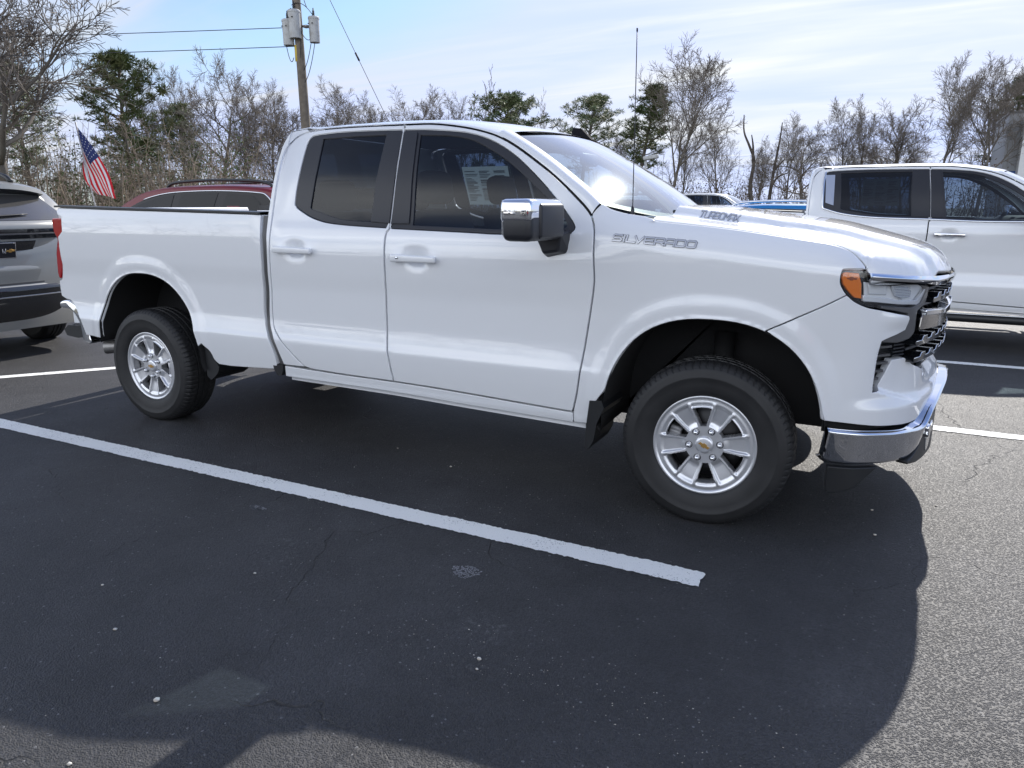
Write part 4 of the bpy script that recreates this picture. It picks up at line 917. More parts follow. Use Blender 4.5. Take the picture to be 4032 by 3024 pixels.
# ---- lettering
GLY = {'S':[[(1,1),(.12,1),(0,.88),(0,.62),(.12,.5),(.88,.5),(1,.38),(1,.12),(.88,0),(0,0)]],'I':[[(.5,0),(.5,1)]],'L':[[(0,1),(0,0),(1,0)]],'V':[[(0,1),(.5,0),(1,1)]],
 'E':[[(1,1),(.1,1),(0,.9),(0,.1),(.1,0),(1,0)],[(0,.5),(.9,.5)]],'R':[[(0,0),(0,1),(.9,1),(1,.9),(1,.5),(.9,.4),(0,.4)],[(.55,.4),(1,0)]],'A':[[(0,0),(0,.85),(.15,1),(.85,1),(1,.85),(1,0)],[(0,.38),(1,.38)]],
 'D':[[(0,0),(0,1),(.85,1),(1,.85),(1,.15),(.85,0),(0,0)]],'O':[[(.15,0),(0,.15),(0,.85),(.15,1),(.85,1),(1,.85),(1,.15),(.85,0),(.15,0)]],'T':[[(0,1),(1,1)],[(.5,1),(.5,0)]],'U':[[(0,1),(0,.15),(.15,0),(.85,0),(1,.15),(1,1)]],
 'B':[[(0,0),(0,1),(.85,1),(1,.88),(1,.62),(.88,.5),(0,.5)],[(.88,.5),(1,.4),(1,.12),(.88,0),(0,0)]],'M':[[(0,0),(0,1),(.5,.45),(1,1),(1,0)]],'X':[[(0,0),(1,1)],[(0,1),(1,0)]],'C':[[(1,1),(.15,1),(0,.85),(0,.15),(.15,0),(1,0)]]}
def lettering(text, place, lw, lh, pitch, sw, hgt, slant=.15, mb=None, narrow='I'):
    # place(a, b, h) -> 3-D; a runs along the word, b up, h off the surface
    mb = mb or MB(); x = 0
    for i_, ch_ in enumerate(text):
        if ch_ == 'V' and i_: x -= .24*lw
        wd = lw*(.25 if ch_ in narrow else 1)
        for st_ in GLY.get(ch_, []):
            P = [np.array((x+(wd*.5 if ch_ in narrow else u*lw)+slant*v*lh, v*lh)) for u, v in st_]; closed = np.hypot(*(P[0]-P[-1])) < 1e-6 and len(P) > 2
            if closed: P = P[:-1]
            n = len(P); Lf, Rt = [], []
            for i in range(n):
                a = P[i-1] if (i > 0 or closed) else None; c = P[(i+1) % n] if (i < n-1 or closed) else None
                d1 = (P[i]-a)/np.hypot(*(P[i]-a)) if a is not None else None; d2 = (c-P[i])/np.hypot(*(c-P[i])) if c is not None else None
                n1 = np.array((-d1[1],d1[0])) if d1 is not None else None; n2 = np.array((-d2[1],d2[0])) if d2 is not None else None
                if n1 is None: nn = n2; e = -d2*sw/2
                elif n2 is None: nn = n1; e = d1*sw/2
                else:
                    nn = n1+n2; nn = nn/max(nn@nn,.5)*2; e = 0
                Lf.append(P[i]+nn*sw/2+e); Rt.append(P[i]-nn*sw/2+e)
            V = [place(*q,hgt) for q in Lf]+[place(*q,hgt) for q in Rt]+[place(*q,0) for q in Lf]+[place(*q,0) for q in Rt]; F = []
            for i in range(n if closed else n-1):
                j = (i+1) % n; F += [(i,n+i,n+j,j),(2*n+i,i,j,2*n+j),(n+i,3*n+i,3*n+j,n+j)]
            if not closed: F += [(0,2*n,3*n,n),(n-1,2*n-1,4*n-1,3*n-1)]
            mb.add(V, F)
        x += wd+pitch-lw
    return mb
LETTER = mat('letter_chrome',(.56,.57,.61),.28,.45); LETTER_E = mat('letter_edge',(.19,.20,.22),.35,.2)
for mi in (1,-1):
    def pl(a, b, h, o=0):
        s = 3.290+a if mi > 0 else 3.690-a; z = 1.291-.026*((s-3.29)/.4)+b; q = surf(np.array([s]),np.array([z]),h+o)[0]; return (q[0], mi*q[1], q[2])
    e_ = lettering('SILVERADO', lambda a,b,h: pl(a,b,h), .039, .026, .0466, .0088, .004).build('name_lettering_edge', LETTER_E, truck, recalc=False)
    lettering('SILVERADO', lambda a,b,h: pl(a,b,h*1.0,.001), .039, .026, .0466, .0060, .0055).build('name_lettering', LETTER, e_, recalc=False)
    def ph(a, b, h, o=0):
        x = 3.600+a if mi > 0 else 3.790-a; y = .70-.10*float(sm(3.5,4.65,x))-.022-b*1.9; return (x, -mi*y, float(hood_z(np.array(x),np.array(y)))+h+o)
    e_ = lettering('TURBOMAX', ph, .0185, .019, .0225, .0044, .0025, slant=.2).build('hood_lettering_edge', LETTER_E, hood, recalc=False)
    lettering('TURBOMAX', lambda a,b,h: ph(a,b,h,.001), .0185, .019, .0225, .0026, .0035, slant=.2).build('hood_lettering', LETTER, e_, recalc=False)
# ------------------------------------------------------------------ utility pole, wires, flag, lamp, building
WOOD = mat('weathered_wood',(.20,.17,.135),.85,noise_col=((.12,.10,.08),4,.35,.65)); CAN = mat('grey_enamel',(.46,.47,.47),.45,noise_col=((.36,.35,.33),5,.5,.7)); WIRE = mat('cable_black',(.02,.02,.022),.6)
px_, py_ = -15.2, 17.7
up = thing('utility_pole', 'weathered wooden utility pole carrying three grey transformers', 'utility pole', (px_,py_,0))
lx = lambda z: (-.168*(z/10)**1.0, .0, z)
MB().tube([lx(0),lx(3),lx(6),lx(9),lx(11)],[.19,.175,.16,.145,.135],16).build('pole', WOOD, up)
rx, ry = .891, .454        # direction across the view
def at_(a, b, z): q = lx(z); return (q[0]+rx*a-ry*b*-1*-1, q[1]+ry*a+rx*b*-1*-1, z)
cans = ((-.33,-.05,7.02,.20,.86),(.20,-.34,7.22,.215,.93),(.54,.02,7.12,.19,.86))
for a, b, z0, r_, h_ in cans:
    c = at_(a,b,0); M = Matrix.Translation((lx(z0)[0]+rx*a-ry*b*-1, lx(z0)[1]+ry*a+rx*b, z0))
    k = MB(); k.lathe([(.001,0),(r_*.93,0),(r_*.95,.02),(r_*.97,h_*.5),(r_,h_*.9),(r_*1.06,h_*.9),(r_*1.06,h_*.96),(r_*.9,h_),(.001,h_+.03)],24,axis='z',M=M); cn = k.build('transformer', CAN, up, sharp=40)
    b_ = MB(); b_.lathe([(.001,h_+.02),(.035,h_+.02),(.05,h_+.06),(.03,h_+.08),(.05,h_+.12),(.03,h_+.14),(.045,h_+.18),(.025,h_+.20),(.02,h_+.28),(.001,h_+.29)],10,axis='z',M=M); b_.build('bushing', WIRE, cn)
    MB().rbox((M.translation.x*.5+lx(z0)[0]*.5, M.translation.y*.5+lx(z0)[1]*.5, z0+h_*.62),(.22,.22,.07),.01,1).build('bracket', STEEL, cn)
    for s_ in (-.5,.5):
        MB().tube([(M.translation.x-ry*-.0+rx*s_*r_, M.translation.y-r_*.9, z0+h_*.72),(M.translation.x+rx*s_*r_, M.translation.y-r_*1.15, z0+h_*.70)],.018,6).build('terminal', WIRE, cn)
def droop(p0, p1, sag, n=14): 
    p0, p1 = Vector(p0), Vector(p1); return [p0.lerp(p1,i/n)-Vector((0,0,sag*4*(i/n)*(1-i/n))) for i in range(n+1)]
q = lambda a, b, z: (lx(z)[0]+rx*a+ry*b, lx(z)[1]+ry*a+rx*b, z)
for p0, p1, sg in ((q(.16,-.36,8.3),q(.62,0,7.9),-.25),(q(.30,-.36,7.9),q(.62,0,7.6),.55),(q(-.33,0,7.95),q(.0,-.2,8.2),-.12),(q(.60,-.1,7.5),q(.15,-.2,6.1),.35),(q(.66,-.05,7.4),q(.20,-.2,5.7),.35),(q(-.45,-.1,7.7),q(-.05,-.2,6.6),.55),(q(.35,-.3,7.3),q(.14,-.2,6.4),.2),(q(-.05,-.1,9.6),q(-.25,0,8.6),.1),(q(.1,-.1,9.7),q(.45,-.1,8.25),.1)):
    MB().tube(droop(p0,p1,sg),.013,5).build('jumper_cable', WIRE, up)
MB().tube([q(.20,-.12,0),q(.17,-.12,3),q(.14,-.12,6.0)],.055,10).build('conduit', mat('grey_conduit',(.27,.27,.28),.5), up)
MB().rbox(q(0,-.16,6.75),(.10,.02,.55),.004,1).build('yellow_tag', mat('yellow_tag',(.55,.40,.04),.5), up)
MB().rbox(q(-.18,-.02,7.30),(.55,.10,.08),.01,1).build('cross_arm', STEEL, up)
tag(MB().tube(droop(Vector(q(-.35,0,7.62))+Vector((px_,py_,0)),(px_-52,py_-20,8.35),.35,24),.014,5).build('power_line', WIRE), 'upper power line running left from the utility pole', 'power line')
tag(MB().tube(droop(Vector(q(-.10,0,7.00))+Vector((px_,py_,0)),(px_-52,py_-20,7.60),.35,24),.014,5).build('power_line', WIRE), 'lower power line running left from the utility pole', 'power line')
gw = thing('guy_wire', 'slanting guy wire with a small insulator, right of the utility pole', 'cable', (px_,py_,0))
g0, g1 = Vector((.35,.2,9.95)), Vector((3.2,1.6,3.2)); MB().tube([g0,g1,g1+(g1-g0)*.46],.012,5).build('wire', WIRE, gw); MB().tube([g0.lerp(g1,.47),g0.lerp(g1,.51)],.035,8).build('insulator', WIRE, gw)
# ---- flag on a leaning staff
fx = Vector((-9.7,5.16,2.97)); fd = Vector((.48,-.15,-1.46)).normalized(); fr_ = thing('flag', 'American flag drooping from a thin leaning staff behind the pickup bed', 'flag', (-8.72,4.86,0))
org = Vector((-8.72,4.86,0))
MB().tube([fx-fd*.02-org, fx+fd*3.1-org],.012,8).build('staff', STEEL, fr_)
rgt = Vector((.891,.454,0)); hoist = .62
def flag_pt(a, b):        # a along hoist (0 top), b along fly
    p = fx+fd*(.05+hoist*a); tip = fx+rgt*(.62-.42*a)+Vector((0,0,-1.40+.10*a))
    w_ = math.sin(a*9+b*4)*.035*(.3+b)+math.sin(b*11+a*3)*.02*b
    s_ = rgt*(.10*math.sin(math.pi*b)*(1-a)-.10*a*math.sin(math.pi*b)); return p.lerp(tip, b)+s_+Vector((-.454,.891,0))*w_
NA, NB = 26, 48; V = [tuple(flag_pt(i/NA,j/NB)-org) for i in range(NA+1) for j in range(NB+1)]; F = []; MI = []
for i in range(NA):
    for j in range(NB): F.append((i*(NB+1)+j,i*(NB+1)+j+1,(i+1)*(NB+1)+j+1,(i+1)*(NB+1)+j)); MI.append(2 if (i < 14 and j < NB*.40) else (0 if (i//2) % 2 == 0 else 1))
fm = [mat('flag_red',(.62,.008,.018),.8),mat('flag_white',(.75,.74,.72),.8),mat('flag_blue',(.018,.03,.12),.8)]
cl = mk('cloth', V, F, fm, fr_); cl.data.polygons.foreach_set('material_index', MI)
st = MB()
for i in range(5):
    for j in range(6):
        a, b = (i+.6)/5.2*.52, (j+.5)/6*.39
        for e in (.006,-.006):
            o_ = Vector((-.454,.891,0))*e-org; c = flag_pt(a,b); u = (flag_pt(a+.02,b)-c); v = (flag_pt(a,b+.013)-c); P5 = []
            for k in range(10): t = k*math.pi/5; r_ = 1.0 if k % 2 == 0 else .42; P5.append(tuple(c+u*math.cos(t)*r_+v*math.sin(t)*r_+o_))
            st.add(P5,[tuple(range(10))])
st.build('stars', fm[1], cl, recalc=False)
# ---- parking lot lamp
lp = thing('parking_lot_lamp', 'white shoebox lamp post over the parking lot, just right of the whip antenna', 'lamp post', (-8.05,36.3,0))
MB().tube([(0,0,0),(0,0,3.95)],.06,10).build('post', CAN, lp); hd = MB().rbox((.28,.02,3.98),(.80,.36,.20),.03,2,M=Matrix.Rotation(R(-8),4,'Y')).build('lamp_head', CAN, lp); MB().rbox((.26,.02,3.875),(.5,.25,.02),.004,1,M=Matrix.Rotation(R(-8),4,'Y')).build('lamp_glass', GLASS_C, hd)
# ---- dealership building at the right edge
bd = thing('building', 'grey panelled building with a blue stripe at the right edge', 'building', (11.9,71,0))
PANEL = mat('grey_panel',(.30,.31,.33),.5,.1); b_ = MB()
b_.box(.0,16,0,10,0,3.72); b_.box(.0,16,-.03,10,4.22,6.3); b_.box(.0,16,-.03,10,6.34,8.75); b_.box(.06,15.9,.02,9.9,3.70,8.7); b_.build('wall', PANEL, bd)
MB().box(-.02,16,-.06,10,3.74,4.20).build('blue_stripe', mat('blue_panel',(.02,.09,.32),.35), bd)
MB().box(.95,2.3,-1.6,-.10,0,8.2).build('white_pilaster', mat('white_panel',(.70,.71,.72),.5), bd)
MB().box(-.08,16,-.10,10,8.76,8.95).build('parapet_cap', SMOKE, bd)
# ------------------------------------------------------------------ small things on the asphalt
PEB = mat('pale_stone',(.62,.60,.55),.8,noise_col=((.45,.40,.33),30,.4,.6))
PB = [(2.60,-2.99,.014,'largest white pebble on the asphalt in the shade at lower left'),(2.14,-2.80,.011,'tan pebble left of the largest white one at lower left'),(1.81,-2.62,.008,'small white pebble on a crack at far left of the asphalt'),(2.27,-2.28,.009,'small white pebble midway between the white line and the lower left corner'),(3.36,-2.37,.011,'white pebble below the end of the white line'),(3.38,-2.42,.007,'small pebble touching the shade just under the pebble below the white line'),(2.32,-.86,.010,'white pebble in the shade under the front door'),(1.86,-.73,.008,'tiny white pebble in the shade under the rear door'),(2.62,-3.27,.010,'white pebble on the sunlit asphalt at the bottom edge'),(4.49,-.75,.010,'white pebble in the bumper shadow'),(4.47,-.45,.009,'white pebble near the air dam in the bumper shadow'),(4.75,-.25,.009,'white pebble on the sunlit asphalt right of the bumper')]
for x, y, r_, lb in PB:
    r_ *= .62
    bm = bmesh.new(); bmesh.ops.create_icosphere(bm, subdivisions=2, radius=1)
    for v in bm.verts: n_ = 1+.35*noise.noise(v.co*1.3+Vector((x*9,y*7,3))); v.co = Vector((v.co.x*r_*n_*1.15, v.co.y*r_*n_, v.co.z*r_*n_*.65))
    V = [tuple(v.co) for v in bm.verts]; bm.verts.index_update(); F = [tuple(v.index for v in f.verts) for f in bm.faces]; bm.free()
    o = mk('pebble', V, F, PEB, smooth=True); o.location = (x,y,r_*.5); tag(o, lb, 'pebble', 'white pebbles on the asphalt')
rnd = random.Random(77); g_ = MB()
for k in range(650):
    c = rnd.random()
    if c < .45: x = rnd.gauss(3.55,.45); y = -2.36+rnd.gauss(0,.10)-.25*(x-3.55)*.2
    elif c < .7: x = rnd.gauss(2.2,.8); y = rnd.gauss(-1.1,.25)
    else: x = rnd.uniform(.0,5.6); y = rnd.uniform(-3.4,-1.0)
    r_ = abs(rnd.gauss(.0009,.0009))+.0005; a = rnd.uniform(0,6.28)
    V = [(x+r_*math.cos(a+t), y+r_*math.sin(a+t)*rnd.uniform(.6,1), .0005) for t in (0,1.6,3.1,4.7)]+[(x,y,r_*.9)]; g_.add(V,[(0,1,4),(1,2,4),(2,3,4),(3,0,4)])
o = g_.build('grit', PEB, recalc=False); tag(o, 'pale grit scattered over the shaded asphalt', 'grit', kind='stuff')
def blot(name, x, y, rx_, ry_, seed, label, m):
    rnd = random.Random(seed); B_ = MB()
    for k in range(260):
        a = rnd.uniform(0,6.28); q = math.sqrt(rnd.random()); cx_ = x+rx_*q*math.cos(a)*(1+.25*math.sin(3*a)); cy_ = y+ry_*q*math.sin(a); s_ = rnd.uniform(.0015,.0050)
        n_ = 5; B_.add([(cx_+s_*math.cos(6.28*i/n_+a)*rnd.uniform(.6,1.2), cy_+s_*math.sin(6.28*i/n_+a)*rnd.uniform(.6,1.2), .0022) for i in range(n_)],[tuple(range(n_))])
    o = B_.build(name, m, recalc=False); tag(o, label, 'stain', kind='stuff')
CHALK = mat('chalky_stain',(.30,.30,.31),.8)
blot('paint_spot', 3.02,-1.885,.060,.050,1,'pale grey round spot on the asphalt below the white line',CHALK)
blot('chalk_mark', 1.78,-1.79,.045,.022,2,'small pale scuff on the asphalt left of the round spot',CHALK)
# ------------------------------------------------------------------ trees
BARK = mat('bark',(.11,.092,.075),.9,noise_col=((.16,.145,.125),1.5,.35,.65)); TWIG = mat('twigs',(.21,.182,.155),.9,noise_col=((.14,.12,.105),.5,.4,.6)); NEEDLE = mat('pine_needles',(.085,.120,.045),.6,noise_col=((.15,.16,.07),.6,.45,.6)); BROWNL = mat('dry_leaves',(.10,.065,.038),.8)
class Twigs:
    def __init__(s): s.V = []; s.F = []
    def tube(s, pts, rs, n):
        b = len(s.V); up = Vector((.3,.2,1)).normalized()
        for i, p in enumerate(pts):
            d = pts[min(i+1,len(pts)-1)]-pts[max(i-1,0)]
            a = d.cross(up); 
            if a.length < 1e-4: a = d.cross(Vector((1,0,0)))
            a.normalize(); c = a.cross(d).normalized()
            for k in range(n):
                t = 2*math.pi*k/n; s.V.append(p+(a*math.cos(t)+c*math.sin(t))*rs[i])
        for i in range(len(pts)-1):
            for k in range(n): s.F.append((b+i*n+k,b+i*n+(k+1)%n,b+(i+1)*n+(k+1)%n,b+(i+1)*n+k))
def grow(tw, tk, rnd, p, d, ln, rad, lv, maxlv, cfg):
    ns = (9,6,4,3,2)[lv]; pts = [p.copy()]; rs = [rad]; q = p.copy(); dd = d.normalized()
    for i in range(ns):
        wg = cfg['wig']*(.5 if lv == 0 else 1)
        dd = (dd+Vector((rnd.gauss(0,wg),rnd.gauss(0,wg),rnd.gauss(0,wg)+cfg['up'][lv]))).normalized(); q = q+dd*ln/ns
        pts.append(q.copy()); rs.append(max(rad*(1-(i+1)/ns)**(.8 if lv else .7)+cfg['rmin']*.6, cfg['rmin']*.6))
    (tk if lv < 2 else tw).tube(pts, rs, (7,5,4,3,3)[lv])
    if lv >= maxlv: return
    n = cfg['n'][lv]; t0 = cfg['t0'][lv]; ang0 = rnd.uniform(0,6.28)
    for k in range(n):
        t = t0+(1-t0)*((k+rnd.uniform(.1,.9))/n); f = t*ns; i = min(int(f),ns-1); pp = pts[i].lerp(pts[i+1],f-i); ax = (pts[i+1]-pts[i]).normalized()
        u = ax.orthogonal().normalized(); v = ax.cross(u); a = ang0+k*2.4+rnd.gauss(0,.4); sp = R(cfg['ang'][lv])*rnd.uniform(.7,1.3)
        nd = ax*math.cos(sp)+(u*math.cos(a)+v*math.sin(a))*math.sin(sp)
        rr = rs[min(i,len(rs)-1)]
        grow(tw, tk, rnd, pp, nd, ln*cfg['len'][lv]*rnd.uniform(.75,1.2)*(1-.45*(t-t0)/(1-t0+1e-6) if lv == 0 else 1-.3*t), max(rr*rnd.uniform(.45,.62),cfg['rmin']), lv+1, maxlv, cfg)
def bare_mesh(seed, H, cfg, lean=(0,0)):
    rnd = random.Random(seed); tw, tk = Twigs(), Twigs()
    grow(tw, tk, rnd, Vector((0,0,-.2)), Vector((lean[0],lean[1],1)), H*cfg['trunk'], H*cfg['r'], 0, 4, cfg)
    return tk, tw
OAK = dict(wig=.16,up=(.05,.06,.05,.04,.03),n=(11,8,7,7),t0=(.26,.2,.15,.12),ang=(50,42,40,38),len=(.60,.55,.55,.62),rmin=.0095,trunk=.80,r=.020)
SLN = dict(wig=.11,up=(.04,.16,.12,.08,.05),n=(13,7,6,6),t0=(.20,.18,.15,.12),ang=(36,34,36,38),len=(.46,.52,.55,.65),rmin=.009,trunk=.92,r=.013)
WHP = dict(wig=.05,up=(.05,.30,.22,.2,.1),n=(9,5,3,2),t0=(.10,.2,.3,.3),ang=(26,20,20,25),len=(.70,.5,.45,.5),rmin=.012,trunk=.85,r=.009)
FORK = dict(wig=.14,up=(.04,.10,.08,.05,.03),n=(10,8,7,7),t0=(.34,.22,.15,.12),ang=(32,36,38,38),len=(.64,.52,.52,.62),rmin=.0095,trunk=.86,r=.014)
PROTO = {}
def proto(key, seed, cfg, lean=(0,0)):
    tk, tw = bare_mesh(seed, 10.0, cfg, lean); PROTO[key] = ('bare_tree', tk, tw, TWIG)
proto('oakA',11,dict(OAK,n=(12,9,7,7))); proto('oakB',5,OAK); proto('oakC',23,OAK); proto('oakD',8,FORK,(.16,0)); proto('oakA2',31,FORK,(-.05,0))
proto('slA',3,SLN); proto('slB',14,SLN); proto('slC',27,SLN); proto('whip',9,WHP)
def pine(key, seed, H, crown0, wide, lean=(0,0), nl=26, dens_=1.0, top=.35):
    rnd = random.Random(seed); tk, tw = Twigs(), Twigs(); pts = []; q = Vector((0,0,-.2)); d = Vector((lean[0],lean[1],1)).normalized()
    for i in range(11): pts.append(q.copy()); d = (d+Vector((rnd.gauss(0,.03),rnd.gauss(0,.03),.02))).normalized(); q = q+d*H/10
    tk.tube(pts,[.016*H*(1-i/11)**.8+.02 for i in range(11)],7)
    def clump(c, r):
        n = int(24*dens_); b = rnd.random()
        for k in range(n):
            v = Vector((rnd.gauss(0,1),rnd.gauss(0,1),rnd.gauss(.25,.8))).normalized(); L_ = r*rnd.uniform(.6,1.15); s_ = v.orthogonal().normalized()*r*.065; s2 = v.cross(s_).normalized()*r*.10; i0 = len(tw.V)
            e = c+v*L_; m = c+v*L_*.55
            tw.V += [c-s_*.4,m-s_,e,m+s_]; tw.F.append((i0,i0+1,i0+2,i0+3))
    for k in range(nl):
        t = crown0+(1-crown0)*(k/(nl-1))**.85; f = min(t*10,9.99); i = int(f); p = pts[i].lerp(pts[i+1],f-i) if i < 10 else pts[10]
        rel = (t-crown0)/(1-crown0); L_ = H*wide*(math.sin(math.pi*min(1,rel*.78+.22))**.7)*rnd.uniform(.65,1.15); L_ = max(L_, H*.03)
        for s_ in range(2 if rel < .9 else 3):
            a = k*2.4+s_*rnd.uniform(1.6,3.2); dr = Vector((math.cos(a),math.sin(a),rnd.uniform(.0,.45)+rel*.35)).normalized(); bp = [p]; w_ = p
            for j in range(4): w_ = w_+dr*L_/4; dr = (dr+Vector((rnd.gauss(0,.14),rnd.gauss(0,.14),rnd.gauss(.08,.1)))).normalized(); bp.append(w_)
            tk.tube(bp,[.0035*H*(1-j/5)+.012 for j in range(5)],4)
            for j in range(2,5):
                for m in range(3):
                    c = bp[j]+Vector((rnd.gauss(0,.026*H),rnd.gauss(0,.026*H),rnd.gauss(.012*H,.014*H)))
                    if rnd.random() < .8: clump(c, H*rnd.uniform(.026,.046))
    PROTO[key] = ('pine_tree', tk, tw, NEEDLE)
pine('pineL',4,10,.40,.27,(.03,0),26,1.3); pine('pineM',6,10,.30,.22,(0,0),26); pine('pineS',7,10,.12,.30,(0,0),26)
pine('pineR',12,10,.30,.34,(0,0),36,1.4); pine('pineS2',15,10,.42,.27,(0,0),26,1.1); pine('pineT',19,10,.42,.17,(0,0),28,1.1); pine('pineR2',21,10,.25,.20,(0,0),26)
MESHES = {}; TREES = [0]*5
def place_tree(key, x, y, H, label, group=None, rz=None, sxy=1.0):
    if key[:2] == 'sl': sxy *= .86
    kind, tk, tw, m = PROTO[key]
    i = len(TREES); TREES.append(label); r = thing(kind, label, 'tree', (x,y,0), (i*1.7) % 6.28 if rz is None else rz, group); s_ = H/max(v.z for v in tw.V); r.scale = (s_*sxy,s_*sxy,s_)
    if key not in MESHES:
        a = mk('trunk', tk.V, tk.F, BARK, r); b = mk('crown', tw.V, tw.F, m, r, smooth=False); MESHES[key] = (a.data,b.data)
    else:
        for nm, me in zip(('trunk','crown'), MESHES[key]): o = bpy.data.objects.new(nm, me); link(o); o.parent = r
    return r
TL = [('oakA',-39.2,20.3,16.5,'big spreading leafless tree at the far left, its limbs reaching over the silver SUV',1.25),('oakB',-44.7,19.0,16.5,'leafless tree cut off by the left edge of the photo',1.1),
('pineL',-45.6,32.5,12.2,'tall pine with a ragged one-sided crown behind the flag',1.1),('pineM',-55.9,31.4,12.2,'dark pine seen through the limbs of the big leafless tree at far left',1.1),('pineM',-57.2,46.8,11.0,'broad dark pine lower than the leafless trees left of the utility pole',1.1),('pineS',-43.2,32.3,6.3,'low bushy green pine just right of the flag',1.1),
('pineS',-52.5,37.5,8.2,'bushy olive pine behind the tall ragged pine by the flag',1.2),
('oakC',-51.6,45.7,15.0,'tallest leafless tree between the flag and the utility pole',1.0),('slA',-56.7,44.2,14.3,'leafless tree right beside the tall ragged pine',1.1),('slB',-59.8,50.0,15.2,'leafless tree rising just left of the tallest one before the utility pole',1.1),('slC',-53.3,51.2,14.0,'slim leafless tree right of the tallest one left of the utility pole',1.1),('slA',-50.0,51.7,13.4,'leafless tree whose top stands close to the left of the utility pole',1.1),('oakB',-41.8,48.4,12.4,'leafless tree with open forking top just right of the utility pole',1.0),
('slB',-54.9,70.0,15.4,'leafless tree crossed by the guy wire over the truck roof',1.2),('slC',-55.2,76.0,16.0,'leafless tree over the front of the pickup roof, right of the guy wire',1.2),('oakC',-52.3,78.1,16.6,'rounded leafless crown above the middle of the pickup roof',1.1),('slA',-52.0,84.4,16.7,'leafless tree left of the tall thin whips over the roof',1.2),('slB',-46.7,81.7,15.5,'leafless tree behind the tall thin whips over the roof',1.2),('oakB',-57.5,64.0,14.6,'leafless tree peeking over the rear of the pickup roof',1.1),
('whip',-39.7,74.3,17.0,'clump of tall thin upright leafless stems left of the rounded pine',1.3),('whip',-35.9,81.8,15.6,'thin upright leafless stems showing right behind the rounded pine',1.2),
('pineR',-28.3,59.9,11.8,'rounded brownish pine above the front of the cab roof',1.25),('pineS2',-21.6,60.8,11.5,'green pine behind the shark fin antenna',1.2),('pineT',-15.8,58.6,11.5,'slender pine standing behind the whip antenna',1.15),
('oakD',-11.3,51.6,13.6,'tall dark leafless tree leaning right, just right of the whip antenna',1.0),('slC',-19.6,66.8,9.4,'small leafless tree between the two pines over the windshield',1.1),('slB',-15.3,73.3,11.2,'leafless tree right behind the tall leaning one',1.1),('slA',-11.7,72.1,10.4,'pale leafless tree left of the two dead snags',1.2),
('slC',-8.7,79.8,8.8,'low leafless tree behind the two dead snags',1.2),('slA',-5.6,77.2,10.4,'leafless tree just right of the two dead snags',1.2),('oakC',-3.4,71.4,10.0,'wide round leafless tree above the far white pickup',1.15),('slB',-.5,75.6,11.5,'leafless tree behind the rear of the crew-cab roof',1.2),('slC',1.4,73.7,11.7,'leafless tree above the rear window of the crew-cab truck',1.15),('oakC',3.1,80.8,12.0,'spreading leafless tree over the middle of the crew-cab roof',1.1),('slA',4.7,83.8,11.4,'faint leafless tree left of the two tall ones over the crew cab',1.2),
('oakA2',7.0,65.7,13.0,'tall dark leafless tree over the front door of the crew cab',.85),('oakD',10.2,67.6,13.4,'tall wide leafless tree left of the building at the right edge',1.05),('slB',12.4,82.0,15.0,'leafless tree close to the left of the building',1.1),('pineR2',13.6,84.0,13.8,'dark pine half hidden by the building at the right edge',1.1)]
for key,x,y,H,lb,sx in TL: place_tree(key,x,y,H,lb,sxy=sx)
# dead snags
SNAG = mat('dead_wood',(.045,.036,.03),.9,noise_col=((.10,.085,.07),3,.4,.65))
def snag(x, y, pts, rad, br, label):
    r = thing('dead_tree', label, 'dead tree', (x,y,0)); t = Twigs(); t.tube([Vector(p) for p in smooth_poly(pts,4)], list(np.linspace(rad,.03,len(smooth_poly(pts,4)))), 7); mk('trunk', t.V, t.F, SNAG, r)
    for b in br: q = Twigs(); s_ = smooth_poly(b,3); q.tube([Vector(p) for p in s_], list(np.linspace(rad*.55,.03,len(s_))), 6); mk('branch', q.V, q.F, SNAG, r)
snag(-3.2,45.2,[(0,0,0),(-.55,0,1.6),(-.75,0,2.6),(-.62,0,4.1),(-.95,0,5.0),(-1.35,0,5.9),(-1.42,0,6.9)],.17,[[(-.66,0,4.0),(-.74,0,5.0),(-.88,0,5.7)]],'dead forked snag with a curved trunk behind the blue SUV')
snag(-2.9,45.8,[(0,0,0),(.10,0,2.0),(.25,0,3.8),(.42,0,5.2),(.50,0,6.4)],.14,[[(.25,0,3.6),(.6,0,4.0),(.85,0,4.25)],[(.15,0,2.7),(.55,0,3.2),(1.1,0,3.4)]],'straight dead snag with short side branches beside the forked one')
